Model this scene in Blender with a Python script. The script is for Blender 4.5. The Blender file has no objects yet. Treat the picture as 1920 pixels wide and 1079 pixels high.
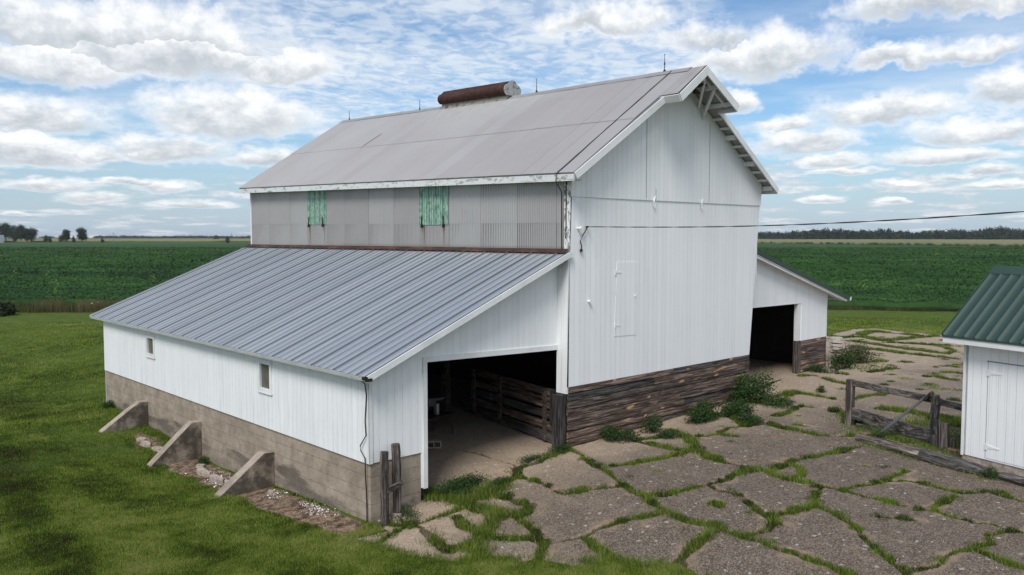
import bpy, math, random
import numpy as np
from mathutils import Vector, Matrix
R = math.radians
random.seed(7); rng = np.random.default_rng(11)
S = bpy.context.scene
# ------------------------------------------------------------------ camera
cam = bpy.data.cameras.new('camera'); camo = bpy.data.objects.new('camera', cam)
S.collection.objects.link(camo); S.camera = camo
YAW = 0.753; F = 1554.24; PITCH = math.atan(94.5/F)
CAM = np.array([-15.064, -14.006, 5.3])
camo.location = CAM; camo.rotation_euler = (math.pi/2-PITCH, 0, -YAW)
cam.sensor_width = 36; cam.lens = 36*F/1920; cam.clip_start = .1; cam.clip_end = 12000
# ------------------------------------------------------------------ exposure
S.view_settings.view_transform = 'Standard'; S.view_settings.look = 'None'
S.view_settings.exposure = 0.36; S.view_settings.gamma = 1
# ------------------------------------------------------------------ node helper
class N:
    def __init__(s, tree): s.t = tree; s.l = tree.links
    def new(s, ty, **k):
        n = s.t.nodes.new(ty)
        for a, b in k.items(): setattr(n, a, b)
        return n
    def put(s, sock, v):
        if v is None: return
        if isinstance(v, bpy.types.NodeSocket): s.l.new(v, sock)
        else:
            if sock.type == 'RGBA' and len(v) == 3: v = (*v, 1)
            sock.default_value = v
    def m(s, op, a, b=None, c=None, clamp=False):
        n = s.new('ShaderNodeMath', operation=op, use_clamp=clamp)
        for i, v in enumerate((a, b, c)): s.put(n.inputs[i], v)
        return n.outputs[0]
    def v(s, op, a, b=None, c=None, scale=None):
        n = s.new('ShaderNodeVectorMath', operation=op)
        for i, x in enumerate((a, b, c)): s.put(n.inputs[i], x)
        if scale is not None: s.put(n.inputs['Scale'], scale)
        return n.outputs['Value'] if op in ('LENGTH', 'DOT_PRODUCT') else n.outputs[0]
    def sep(s, a):
        n = s.new('ShaderNodeSeparateXYZ'); s.put(n.inputs[0], a); return n.outputs
    def com(s, x=0., y=0., z=0.):
        n = s.new('ShaderNodeCombineXYZ')
        for i, q in enumerate((x, y, z)): s.put(n.inputs[i], q)
        return n.outputs[0]
    def obj(s): return s.new('ShaderNodeTexCoord').outputs['Object']
    def attr(s, name): return s.new('ShaderNodeAttribute', attribute_name=name).outputs['Fac']
    def noise(s, vec, scale, detail=3., rough=.55, dist=0.):
        n = s.new('ShaderNodeTexNoise')
        s.put(n.inputs['Vector'], vec); s.put(n.inputs['Scale'], float(scale)); n.inputs['Detail'].default_value = detail
        n.inputs['Roughness'].default_value = rough; n.inputs['Distortion'].default_value = dist
        return n.outputs['Fac']
    def vor(s, vec, scale, out='Color', feat='F1'):
        n = s.new('ShaderNodeTexVoronoi', feature=feat); s.put(n.inputs['Vector'], vec); n.inputs['Scale'].default_value = scale
        return n.outputs[out]
    def white(s, v):
        n = s.new('ShaderNodeTexWhiteNoise', noise_dimensions='1D'); s.put(n.inputs['W'], v); return n.outputs['Value']
    def step(s, f, a, b, lo=0., hi=1.):
        n = s.new('ShaderNodeMapRange', interpolation_type='SMOOTHSTEP')
        for i, x in enumerate((f, a, b, lo, hi)): s.put(n.inputs[i], x)
        return n.outputs[0]
    def mix(s, f, a, b, mode='MIX'):
        n = s.new('ShaderNodeMix', data_type='RGBA', blend_type=mode)
        s.put(n.inputs[0], f); s.put(n.inputs[6], a); s.put(n.inputs[7], b); return n.outputs[2]
    def ramp(s, f, stops):
        n = s.new('ShaderNodeValToRGB'); s.put(n.inputs[0], f); e = n.color_ramp.elements
        while len(e) < len(stops): e.new(.5)
        for k, (p, c) in enumerate(stops):
            e[k].position = p; e[k].color = (*c, 1) if not isinstance(c, (int, float)) else (c, c, c, 1)
        return n.outputs[0]
    def bump(s, h, dist=.01, strength=1.):
        n = s.new('ShaderNodeBump'); n.inputs['Distance'].default_value = dist; n.inputs['Strength'].default_value = strength
        s.put(n.inputs['Height'], h); return n.outputs[0]
def mat(name, fn, rough=.8, metal=0., spec=.3):
    m = bpy.data.materials.new(name); m.use_nodes = True; t = m.node_tree
    b = t.nodes['Principled BSDF']; b.inputs['Roughness'].default_value = rough
    b.inputs['Metallic'].default_value = metal; b.inputs['Specular IOR Level'].default_value = spec
    n = N(t); r = fn(n)
    if not isinstance(r, dict): r = {'Base Color': r}
    for k, v in r.items(): n.put(b.inputs[k], v)
    return m
# ------------------------------------------------------------------ sky
SUN_AZ, SUN_EL = R(-118.), R(50.)          # azimuth from +Y towards +X
CL = [(17.46, 12.36, 12.16, 2.28), (13.43, 10.13, 5.78, 1.8), (21.37, 11.14, 7.54, 1.97), (27.55, 10.88, 3.95, 1.39), (13.6, 6.94, 4.31, 1.39), (13.27, 4.89, 3.7, 1.31), (24.82, 7.56, 5.24, 2.07), (20.93, 5.49, 3.69, 1.13), (16.38, 5.04, 1.78, 0.71), (26.77, 5.14, 2.56, 0.86), (18.72, 3.33, 1.85, 0.33), (20.56, 3.14, 1.9, 0.5), (16.31, 2.32, 1.78, 0.52), (22.12, 2.09, 2.27, 0.34), (14.04, 3.03, 2.58, 0.44), (12.34, 1.39, 0.6, 0.19), (60.07, 11.4, 5.31, 1.8), (56.33, 12.66, 3.05, 1.32), (58.44, 8.53, 1.01, 0.95), (62.48, 5.93, 3.34, 1.15), (66.85, 7.72, 4.42, 1.1), (73.73, 8.48, 1.98, 1.66), (72.43, 6.11, 4.25, 1.0), (69.95, 13.75, 6.24, 1.34), (64.11, 4.76, 1.89, 0.47), (70.49, 4.76, 3.62, 0.58), (73.06, 3.8, 1.62, 0.44), (65.08, 4.16, 2.48, 0.3), (68.18, 3.31, 1.78, 0.26), (73.08, 3.01, 1.89, 0.32), (63.52, 2.37, 1.28, 0.24), (71.38, 3.64, 1.4, 0.26), (67.9, 2.23, 0.9, 0.17), (68.28, 10.86, 3.19, 0.81), (71.73, 10.85, 3.25, 0.73), (49.99, 14.07, 4.59, 1.16), (61.47, 7.22, 1.63, 0.54)]
def build_world():
    w = bpy.data.worlds.new('World'); S.world = w; w.use_nodes = True; t = w.node_tree; n = N(t)
    w.cycles.sampling_method = 'MANUAL'; w.cycles.sample_map_resolution = 512
    bg = t.nodes['Background']; bg.inputs['Strength'].default_value = 0.13
    sky = n.new('ShaderNodeTexSky', sky_type='NISHITA'); sky.sun_disc = False
    sky.sun_elevation = SUN_EL; sky.sun_rotation = SUN_AZ; sky.air_density = 1.0; sky.dust_density = .6; sky.ozone_density = 2.0
    d = n.new('ShaderNodeTexCoord').outputs['Generated']
    X, Y, Z = n.sep(d)
    az = n.m('MULTIPLY', n.m('ARCTAN2', X, Y), 57.29578)
    el = n.m('MULTIPLY', n.m('ARCSINE', Z), 57.29578)
    elp = n.m('MAXIMUM', el, 0.)
    # billow coordinates: features shrink towards the horizon as on a level cloud deck
    ze = n.m('ADD', elp, 3.)
    lv = n.m('MULTIPLY', n.m('LOGARITHM', ze, 2.718), 9.)
    sc = n.m('DIVIDE', 13., ze)
    P = n.com(n.m('MULTIPLY', az, .55), n.m('MULTIPLY', lv, 1.1), 0.)
    warp = n.new('ShaderNodeTexNoise'); n.put(warp.inputs['Vector'], P); warp.inputs['Scale'].default_value = .55; warp.inputs['Detail'].default_value = 4.
    warp.inputs['Roughness'].default_value = .6
    wv = n.v('SUBTRACT', warp.outputs['Color'], (.5, .5, .5))
    amp = n.m('MULTIPLY', n.m('ADD', elp, 2.), .28)
    wv = n.v('SCALE', wv, scale=amp)
    wv = n.v('MULTIPLY', wv, (1.3, .75, 0.))
    Q = n.v('ADD', n.com(az, el, 0.), wv)
    Fm = None; Vm = None
    for (a, b, rx, ry) in CL:
        s_ = n.v('MULTIPLY_ADD', Q, (1/rx, 1/ry, 0.), (-a/rx, -b/ry, 0.))
        x, y, _ = n.sep(s_)
        yy = n.m('MAXIMUM', y, n.m('MULTIPLY', y, -1.7))
        r2 = n.m('ADD', n.m('MULTIPLY', x, x), n.m('MULTIPLY', yy, yy))
        f = n.m('SUBTRACT', 1., n.m('SQRT', r2))
        if Fm is None: Fm = f; Vm = y
        else:
            g_ = n.m('GREATER_THAN', f, Fm)
            Vm = n.m('ADD', n.m('MULTIPLY', g_, y), n.m('MULTIPLY', n.m('SUBTRACT', 1., g_), Vm))
            Fm = n.m('MAXIMUM', f, Fm)
    fb = n.noise(P, .85, 9., .56)
    fine = n.noise(P, 3.2, 7., .62)
    Fn = n.m('ADD', n.m('MULTIPLY_ADD', n.m('SUBTRACT', fb, .5), 1.25, Fm), n.m('MULTIPLY', n.m('SUBTRACT', fine, .5), .55))
    # scattered small cumulus low down; dense cloud added out of view as fill light
    P2 = n.com(n.m('MULTIPLY', az, .5), n.m('MULTIPLY', lv, 1.9), 4.)
    sm = n.noise(P2, .62, 7., .55)
    low = n.m('SUBTRACT', 1., n.step(el, 3.5, 8.))
    away = n.step(n.m('ABSOLUTE', n.m('SUBTRACT', az, 43.)), 34., 80.)
    cover = n.m('MAXIMUM', low, away)
    Fs = n.m('MULTIPLY', n.m('SUBTRACT', sm, n.m('SUBTRACT', .66, n.m('ADD', n.m('MULTIPLY', low, .15), n.m('MULTIPLY', away, .26)))), 4.)
    soft = n.noise(P, .45, 2.); m1 = n.m('MULTIPLY', n.step(Fn, -.42, n.m('MULTIPLY_ADD', soft, 1.5, -.28)), .97)
    m2 = n.m('MULTIPLY', n.step(Fs, 0., .5), .85)
    # shading: bright billowed tops, grey flat bottoms
    v = n.m('ADD', Vm, n.m('MULTIPLY', n.m('SUBTRACT', fb, .5), 2.6))
    v = n.m('ADD', v, n.m('MULTIPLY', n.m('SUBTRACT', fine, .5), .8))
    core = n.step(Fn, -.12, .42)
    sh = n.step(v, -.9, .72)
    lit = n.m('SUBTRACT', 1., n.m('MULTIPLY', core, n.m('MULTIPLY', n.m('SUBTRACT', 1., sh), .95)))
    ccol = n.ramp(lit, [(0., (.47, .515, .565)), (.42, (.62, .66, .70)), (.72, (.76, .795, .83)), (1., (.98, .99, 1.0))])
    # thin high layer: mackerel ripples and veils
    den = n.m('MAXIMUM', Z, .05)
    U = n.com(n.m('DIVIDE', X, den), n.m('DIVIDE', Y, den), 0.)
    rot = n.new('ShaderNodeVectorRotate', rotation_type='Z_AXIS'); n.put(rot.inputs['Vector'], U); rot.inputs['Angle'].default_value = R(48)
    U2 = n.v('MULTIPLY', rot.outputs[0], (1.45, 1.0, 1.))
    rip = n.noise(U2, 6.2, 6., .6, .5)
    veil = n.noise(rot.outputs[0], .55, 5., .6)
    reg = n.m('SUBTRACT', 1., n.v('LENGTH', n.v('MULTIPLY', n.v('SUBTRACT', n.com(az, el, 0.), (41., 13.5, 0.)), (1/19., 1/9., 0.))))
    reg = n.step(n.m('ADD', reg, n.m('MULTIPLY', n.m('SUBTRACT', veil, .5), 1.2)), -.15, .35)
    m3 = n.m('MULTIPLY', reg, n.step(n.m('ADD', rip, n.m('MULTIPLY', n.m('SUBTRACT', n.noise(U2, 1.6, 3.), .5), .45)), .36, .64))
    m3 = n.m('MULTIPLY_ADD', n.m('MULTIPLY', reg, n.step(veil, .3, .6)), .42, n.m('MULTIPLY', m3, .42))
    vw = n.m('MULTIPLY', n.m('MULTIPLY', n.step(veil, .36, .70), .5), n.step(el, 3., 8.))
    m3 = n.m('MAXIMUM', m3, vw)
    hz = n.step(el, -1., 9., .8, 0.)
    K = 6.3
    # a little more saturated blue than the clear-sky model, then pale air near the horizon
    base = n.mix(1., sky.outputs[0], (.53,.665,.765), 'MULTIPLY')
    base = n.mix(hz, base, tuple(K*x for x in (.46, .56, .69)))
    c = n.mix(m3, base, tuple(K*x for x in (.83, .885, .93)))
    c = n.mix(m2, c, n.mix(n.step(n.m('ADD', Fs, n.m('MULTIPLY', n.m('SUBTRACT', fine, .5), 2.)), .1, 1.2), tuple(K*x for x in (.62, .68, .74)), tuple(K*x for x in (.88, .9, .92))))
    cc = n.v('SCALE', ccol, scale=K)
    c = n.mix(m1, c, cc)
    n.put(bg.inputs['Color'], c)
build_world()
sun = bpy.data.lights.new('sun', 'SUN'); suno = bpy.data.objects.new('sun', sun); S.collection.objects.link(suno)
sun.energy = 2.3; sun.angle = R(22.); sun.color = (1, .96, .90)
sd = Vector((math.sin(SUN_AZ)*math.cos(SUN_EL), math.cos(SUN_AZ)*math.cos(SUN_EL), math.sin(SUN_EL)))
suno.rotation_euler = sd.to_track_quat('Z', 'Y').to_euler()
# ------------------------------------------------------------------ mesh helpers
COL = S.collection
def nmesh(name, V, Fc, m, parent=None, attrs=None, smooth=False, sizes=None):
    """V (n,3) array, Fc (k,c) int array of equal-size faces"""
    V = np.asarray(V, np.float32); Fc = np.asarray(Fc, np.int32)
    me = bpy.data.meshes.new(name)
    me.vertices.add(len(V)); me.vertices.foreach_set('co', V.ravel())
    k, c = Fc.shape
    me.loops.add(k*c); me.loops.foreach_set('vertex_index', Fc.ravel())
    me.polygons.add(k); me.polygons.foreach_set('loop_start', np.arange(0, k*c, c, dtype=np.int32))
    me.update(calc_edges=True)
    if smooth: me.polygons.foreach_set('use_smooth', np.ones(k, bool))
    for a, d in (attrs or {}).items():
        at = me.attributes.new(a, 'FLOAT', 'POINT'); at.data.foreach_set('value', np.asarray(d, np.float32))
    me.materials.append(m)
    o = bpy.data.objects.new(name, me); COL.objects.link(o)
    if parent: o.parent = parent
    return o
class MB:
    def __init__(s): s.v = []; s.f = []; s.t = []
    def add(s, vs, fs, tint=None):
        tint = random.random() if tint is None else tint
        b = len(s.v); s.v += [tuple(map(float, p)) for p in vs]; s.f += [[b+i for i in f] for f in fs]; s.t += [tint]*len(vs); return s
    def ext(s, pts, vec, tint=None):
        """polygon pts extruded by vec"""
        n = len(pts); v = Vector(vec); P = [Vector(p) for p in pts]; Q = [p+v for p in P]
        nrm = Vector((0, 0, 0))
        for i in range(n): nrm += P[i].cross(P[(i+1) % n])
        fl = nrm.dot(v) > 0
        a = list(range(n)); b = list(range(n, 2*n))
        fs = [a[::-1] if fl else a, b if fl else b[::-1]]
        for i in range(n):
            j = (i+1) % n; q = [i, j, n+j, n+i]; fs.append(q if fl else q[::-1])
        return s.add(P+Q, fs, tint)
    def box(s, x0, x1, y0, y1, z0, z1, tint=None):
        return s.ext([(x0, y0, z0), (x1, y0, z0), (x1, y1, z0), (x0, y1, z0)], (0, 0, z1-z0), tint)
    def beam(s, p0, p1, w, h, up=(0, 0, 1), tint=None, taper=1.):
        p0 = Vector(p0); p1 = Vector(p1); d = (p1-p0).normalized(); r = d.cross(Vector(up)).normalized(); u = r.cross(d)
        A = [p0+r*a*w/2+u*b*h/2 for a, b in ((-1, -1), (1, -1), (1, 1), (-1, 1))]
        B = [p1+r*a*w/2*taper+u*b*h/2*taper for a, b in ((-1, -1), (1, -1), (1, 1), (-1, 1))]
        return s.add(A+B, [[3, 2, 1, 0], [4, 5, 6, 7], [0, 1, 5, 4], [1, 2, 6, 5], [2, 3, 7, 6], [3, 0, 4, 7]], tint)
    def tube(s, pts, r, n=8, tint=None, cap=True, jit=0.):
        pts = [Vector(p) for p in pts]; rs = r if isinstance(r, (list, tuple)) else [r]*len(pts)
        V = []; prev = None
        for i, p in enumerate(pts):
            d = (pts[min(i+1, len(pts)-1)]-pts[max(i-1, 0)]).normalized()
            ref = Vector((0, 0, 1)) if abs(d.z) < .9 else Vector((1, 0, 0))
            x = d.cross(ref).normalized(); y = x.cross(d)
            for k in range(n):
                a = 2*math.pi*k/n; rr = rs[i]*(1+jit*random.uniform(-1, 1))
                V.append(p+x*math.cos(a)*rr+y*math.sin(a)*rr)
        fs = []
        for i in range(len(pts)-1):
            for k in range(n):
                a = i*n+k; b = i*n+(k+1) % n; fs.append([a, b, b+n, a+n])
        if cap: fs += [list(range(n))[::-1], list(range((len(pts)-1)*n, len(pts)*n))]
        return s.add(V, fs, tint)
    def build(s, name, m, parent=None, smooth=False, bevel=0):
        me = bpy.data.meshes.new(name); me.from_pydata(s.v, [], s.f); me.materials.append(m); me.update()
        at = me.attributes.new('tint', 'FLOAT', 'POINT'); at.data.foreach_set('value', np.array(s.t, np.float32))
        if smooth: me.polygons.foreach_set('use_smooth', np.ones(len(s.f), bool))
        o = bpy.data.objects.new(name, me); COL.objects.link(o)
        if parent: o.parent = parent
        if bevel:
            b = o.modifiers.new('b', 'BEVEL'); b.width = bevel; b.segments = 2; b.limit_method = 'ANGLE'
        return o
def thing(name, loc, label, cat, rz=0, group=None):
    o = bpy.data.objects.new(name, None); COL.objects.link(o); o.location = loc; o.rotation_euler = (0, 0, rz)
    o.empty_display_size = .2
    return tag(o, label, cat, group)
def tag(o, label, cat, group=None):
    o['label'] = label; o['category'] = cat
    if group: o['group'] = group
    return o
def kind(o, k, label=None, cat=None):
    o['kind'] = k
    if label: o['label'] = label
    if cat: o['category'] = cat
    return o
def sstep(x, a, b):
    t = np.clip((x-a)/(b-a), 0, 1); return t*t*(3-2*t)
def vnoise(x, y, seed=0):
    """smooth value noise, numpy"""
    r = np.random.default_rng(seed).random((64, 64)); xi = np.floor(x).astype(int); yi = np.floor(y).astype(int)
    fx = x-xi; fy = y-yi; fx = fx*fx*(3-2*fx); fy = fy*fy*(3-2*fy); a = xi % 64; b = yi % 64; a1 = (a+1) % 64; b1 = (b+1) % 64
    return (r[a, b]*(1-fx)*(1-fy)+r[a1, b]*fx*(1-fy)+r[a, b1]*(1-fx)*fy+r[a1, b1]*fx*fy)*2-1
def fbm(x, y, s, o=3, seed=0):
    v = 0; a = 1
    for i in range(o): v = v+a*vnoise(x*s, y*s, seed+i); s *= 2.03; a *= .5
    return v
# ------------------------------------------------------------------ terrain
def gz(x, y):
    x = np.asarray(x, float); y = np.asarray(y, float)
    near = -.65*(1-sstep(x, -6.2, 0))+.28*np.clip(x/13, 0, 1)
    near = near-.33*np.exp(-((y-8.2)/4.6)**2)*sstep(x, -9.8, -6.8)*(1-sstep(x, -5.4, -4.9))
    w = sstep(np.hypot(x-5, y-5), 28, 48)
    return near*(1-w)-.1*w
def gzf(x, y): return float(gz(x, y))
def pip(x, y, poly):
    inside = np.zeros(np.shape(x), bool); n = len(poly); j = n-1
    for i in range(n):
        xi, yi = poly[i]; xj, yj = poly[j]
        if yi != yj:
            c = ((yi > y) != (yj > y)) & (x < (xj-xi)*(y-yi)/(yj-yi)+xi); inside ^= c
        j = i
    return inside
def segdist(x, y, x0, y0, x1, y1):
    dx = x1-x0; dy = y1-y0; L = dx*dx+dy*dy+1e-9
    t = np.clip(((x-x0)*dx+(y-y0)*dy)/L, 0, 1); return np.hypot(x-x0-t*dx, y-y0-t*dy)
# ------------------------------------------------------------------ materials
def white_boards(axis, w=.2, dirt_and_shade=.5, gr=.62, base=(.85, .865, .88)):
    def fn(n):
        o = n.obj(); x, y, z = n.sep(o); u = (x, y)[axis]
        q = n.m('DIVIDE', u, w); fr = n.m('FRACT', q); idn = n.m('FLOOR', q); rnd = n.white(idn)
        lo = n.noise(n.com(n.m('MULTIPLY', idn, 7.3), 0., z), 1.3, 3.)
        dd = n.m('ABSOLUTE', n.m('SUBTRACT', fr, .5))
        line = n.step(dd, .480, .495)
        fr2 = n.m('FRACT', n.m('MULTIPLY_ADD', q, 2., .5)); d2 = n.m('ABSOLUTE', n.m('SUBTRACT', fr2, .5)); l2 = n.m('MULTIPLY', n.step(d2, .462, .49), n.step(n.noise(n.com(n.m('MULTIPLY', u, 4.), z, 0.), .8, 2.), .4, .7, .12, .65))
        line = n.m('MAXIMUM', line, l2)
        st = n.step(n.m('ADD', lo, n.m('MULTIPLY', rnd, .5)), .50, 1.0, .16, 1.)
        streak = n.noise(n.com(n.m('MULTIPLY', x, 9.), n.m('MULTIPLY', y, 9.), n.m('MULTIPLY', z, .55)), 1., 6., .65)
        blot = n.noise(o, .7, 4., .6)
        c = n.mix(n.m('MULTIPLY', n.step(streak, .5, .82), dirt_and_shade), base, tuple(a*.70 for a in base))
        c = n.mix(n.m('MULTIPLY', n.step(blot, .45, .75), .22*dirt_and_shade+.05), c, (.64, .66, .67))
        c = n.mix(n.m('MULTIPLY', rnd, .12), c, (.55, .57, .60))
        wear = n.noise(o, 11., 6., .7)
        flake = n.m('MULTIPLY', n.step(wear, .70, .74), n.step(streak, .50, .60))
        c = n.mix(n.m('MULTIPLY', flake, .75), c, (.30, .28, .26))
        c = n.mix(n.m('MULTIPLY', n.m('MULTIPLY', line, st), gr), c, (.08, .085, .09))
        nl_ = n.step(n.vor(n.com(n.m('MULTIPLY', u, 5.), n.m('MULTIPLY', z, 1.6), 3.), 1., 'Distance'), .035, .02)
        c = n.mix(n.m('MULTIPLY', nl_, n.step(wear, .45, .6, 0., .7)), c, (.12, .10, .09))
        h = n.m('SUBTRACT', n.m('MULTIPLY', n.noise(o, 30., 4., .6), .2), line)
        return {'Base Color': c, 'Normal': n.bump(h, .006, .9), 'Roughness': n.step(wear, .3, .7, .45, .75)}
    return fn
M = {}
M['white_x'] = mat('white_boards_front', white_boards(0, .2, .22), .6)
M['white_y'] = mat('white_boards_side', white_boards(1, .2, .9, .26), .6)
def white_trim(n):
    o = n.obj(); a = n.noise(o, 6., 6., .7); b = n.noise(o, 1.2, 3.)
    c = n.mix(n.step(b, .3, .8), (.78, .79, .80), (.62, .635, .64))
    c = n.mix(n.step(a, .66, .70), c, (.28, .26, .24))
    return {'Base Color': c, 'Normal': n.bump(a, .004)}
M['trim'] = mat('white_trim_paint', white_trim, .6)
def peel(n):
    o = n.obj(); a = n.noise(n.v('MULTIPLY', o, (1., 1., .45)), 16., 7., .72)
    c = n.mix(n.step(a, .49, .53), (.74, .75, .76), (.27, .25, .23))
    return {'Base Color': c, 'Normal': n.bump(n.step(a, .49, .53, 1., 0.), .004)}
M['peel'] = mat('peeling_white_paint', peel, .7)
def peel2(n):
    o = n.obj(); a = n.noise(n.v('MULTIPLY', o, (1., .35, 1.)), 9., 7., .72)
    c = n.mix(n.m('MULTIPLY', n.step(a, .53, .60), .8), (.62, .64, .645), (.22, .21, .19))
    return {'Base Color': c, 'Normal': n.bump(a, .004)}
M['peel_eave'] = mat('flaking_eave_paint', peel2, .7)
def wood(axis, dark=1., warm=.5, knots=.5):
    k = [19., 19., 19.]; k[axis] = 1.1
    def fn(n):
        o = n.obj(); t = n.attr('tint')
        p = n.v('ADD', n.v('MULTIPLY', o, tuple(k)), n.com(n.m('MULTIPLY', t, 31.), n.m('MULTIPLY', t, 17.), n.m('MULTIPLY', t, 53.)))
        a = n.noise(p, 1., 8., .68, .9); b = n.noise(p, .16, 5., .6, .5)
        g = n.ramp(a, [(.34, (.008*dark, .008*dark, .008*dark)), (.44, (.045*dark, .042*dark, .041*dark)), (.53, (.105*dark, .10*dark, .096*dark)), (.66, (.27*dark, .26*dark, .25*dark))])
        br = n.ramp(a, [(.30, (.012*dark, .007*dark, .005*dark)), (.47, (.065*dark, .042*dark, .032*dark)), (.66, (.30*dark, .22*dark, .17*dark))])
        c = n.mix(n.m('MULTIPLY', n.step(n.m('ADD', b, n.m('MULTIPLY', t, .25)), .42, .62), warm), g, br)
        c = n.mix(1., c, n.ramp(t, [(0., (.55, .55, .57)), (.5, (.9, .9, .9)), (1., (1.35, 1.3, 1.25))]), 'MULTIPLY')
        kn = n.noise(n.v('ADD', n.v('MULTIPLY', o, tuple(5. if q > 2 else 1.1 for q in k)), n.com(n.m('MULTIPLY', t, 9.), 3., 0.)), 1., 2., .4)
        c = n.mix(n.m('MULTIPLY', n.step(kn, .66, .69), knots), c, (.52, .30, .15))
        return {'Base Color': c, 'Normal': n.bump(a, .03, 1.)}
    return fn
M['wood_x'] = mat('weathered_planks_x', wood(0, 1.12, .8, .95), .85)
M['wood_y'] = mat('weathered_planks_y', wood(1, 1.0, .5), .85)
M['wood_z'] = mat('weathered_post', wood(2, .75, .3, 0.), .85)
M['wood_in'] = mat('dark_interior_wood', wood(1, .45, .7, .2), .9)
M['log'] = mat('weathered_log', wood(0, 1.15, .25, 0.), .9)
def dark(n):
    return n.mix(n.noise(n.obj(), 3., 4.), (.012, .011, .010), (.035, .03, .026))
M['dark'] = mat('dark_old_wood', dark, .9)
def old_roof(n):
    o = n.obj(); t = n.attr('tint'); x, y, z = n.sep(o)
    b = n.noise(o, .35, 5., .62); f = n.noise(n.com(n.m('MULTIPLY', x, 1.2), n.m('MULTIPLY', y, 14.), z), 1., 6., .65); sp = n.noise(o, 34., 4., .7)
    c = n.mix(b, (.345, .33, .33), (.435, .43, .44))
    c = n.mix(n.m('MULTIPLY', t, .28), c, (.30, .265, .245))
    c = n.mix(n.m('MULTIPLY', n.step(f, .5, .8), .35), c, (.46, .455, .455))
    c = n.mix(n.m('MULTIPLY', n.step(sp, .62, .72), .35), c, (.20, .165, .15))
    wv = n.m('SINE', n.m('MULTIPLY', n.m('ADD', y, .42), 6.2832/.076)); c = n.mix(n.step(wv, -.2, -1., 0., .30), c, (.16, .14, .135))  # trough shading of the corrugation painted into the colour, along with grime
    s = n.attr('stain'); c = n.mix(n.m('MULTIPLY', s, n.step(sp, .2, .6, .5, 1.)), c, (.10, .05, .03))
    return {'Base Color': c, 'Normal': n.bump(sp, .002)}
M['roof_old'] = mat('weathered_corrugated_iron', old_roof, .55, .35, .4)
def side_iron(n):
    o = n.obj(); t = n.attr('tint'); x, y, z = n.sep(o)
    f = n.noise(n.com(0., n.m('MULTIPLY', y, 16.), n.m('MULTIPLY', z, 1.4)), 1., 7., .7); b = n.noise(o, .8, 4.)
    c = n.mix(b, (.36, .355, .355), (.45, .445, .45))
    c = n.mix(n.m('MULTIPLY', t, .45), c, (.29, .27, .265))
    c = n.mix(n.m('MULTIPLY', n.step(f, .52, .78), .45), c, (.24, .23, .23))
    wv = n.m('SINE', n.m('MULTIPLY', n.m('SUBTRACT', 17.2, y), 6.2832/.068)); c = n.mix(n.step(wv, -.1, -1., 0., .22), c, (.15, .145, .15))  # dark valleys painted in: corrugation shade plus grime
    c = n.mix(n.attr('stain'), c, (.13, .062, .035))
    return {'Base Color': c, 'Normal': n.bump(f, .002)}
M['side_iron'] = mat('corrugated_side_iron', side_iron, .55, .35, .4)
def green_sheet(n):
    o = n.obj(); x, y, z = n.sep(o); f = n.noise(n.com(0., n.m('MULTIPLY', y, 9.), n.m('MULTIPLY', z, 3.)), 1.6, 8., .75)
    c = n.ramp(f, [(.30, (.03, .10, .065)), (.46, (.07, .18, .125)), (.56, (.17, .30, .235)), (.68, (.38, .47, .42))])
    cr = n.m('SINE', n.m('MULTIPLY', y, 6.2832/.085)); return n.mix(n.m('MULTIPLY', n.step(cr, .1, .9), n.step(f, .38, .58, .3, .9)), c, (.42, .50, .46))
M['green_sheet'] = mat('weathered_green_fibreglass', green_sheet, .5)
def galv(n):
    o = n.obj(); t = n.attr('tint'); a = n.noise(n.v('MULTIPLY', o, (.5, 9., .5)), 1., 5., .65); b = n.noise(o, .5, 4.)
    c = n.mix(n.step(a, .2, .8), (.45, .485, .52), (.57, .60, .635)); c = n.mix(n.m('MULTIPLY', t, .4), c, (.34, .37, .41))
    sp = n.noise(o, 60., 2.); c = n.mix(n.step(sp, .74, .78), c, (.12, .10, .09)); c = n.mix(n.m('MULTIPLY', n.attr('dirt_and_shade'), .88), c, (.085, .10, .12))  # last mix paints the rib shade lines dark
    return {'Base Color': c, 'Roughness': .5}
M['galv'] = mat('galvanised_rib_roofing', galv, .4, .7, .5)
def rust(n):
    o = n.obj(); a = n.noise(o, 5., 7., .7); b = n.noise(o, 1.2, 3.)
    c = n.ramp(a, [(.3, (.030, .014, .012)), (.52, (.062, .030, .024)), (.66, (.10, .048, .034)), (.76, (.2, .10, .06))])
    return {'Base Color': c, 'Normal': n.bump(a, .005)}
M['rust'] = mat('rusted_iron', rust, .8, .2)
def rust_l(n):
    o = n.obj(); a = n.noise(n.v('MULTIPLY', o, (1., .5, 1.)), 4., 7., .7)
    return n.ramp(a, [(.35, (.035, .018, .015)), (.55, (.075, .040, .032)), (.66, (.16, .085, .05)), (.76, (.33, .30, .28))])
M['rust_light'] = mat('rust_streaked_flashing', rust_l, .75, .2)
M['cap'] = mat('grey_sheet_cap', lambda n: n.mix(n.step(n.noise(n.obj(), 6., 5., .7), .5, .6), (.40, .42, .43), (.24, .17, .13)), .5, .3)
M['iron'] = mat('dark_iron', lambda n: n.mix(n.noise(n.obj(), 20., 3.), (.02, .02, .02), (.07, .055, .045)), .6, .6)
M['steel'] = mat('bare_steel', lambda n: n.mix(n.noise(n.obj(), 9., 5., .7), (.12, .13, .15), (.42, .45, .5)), .4, .8)
M['cable'] = mat('black_cable', lambda n: (.03, .03, .032), .6)
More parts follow.
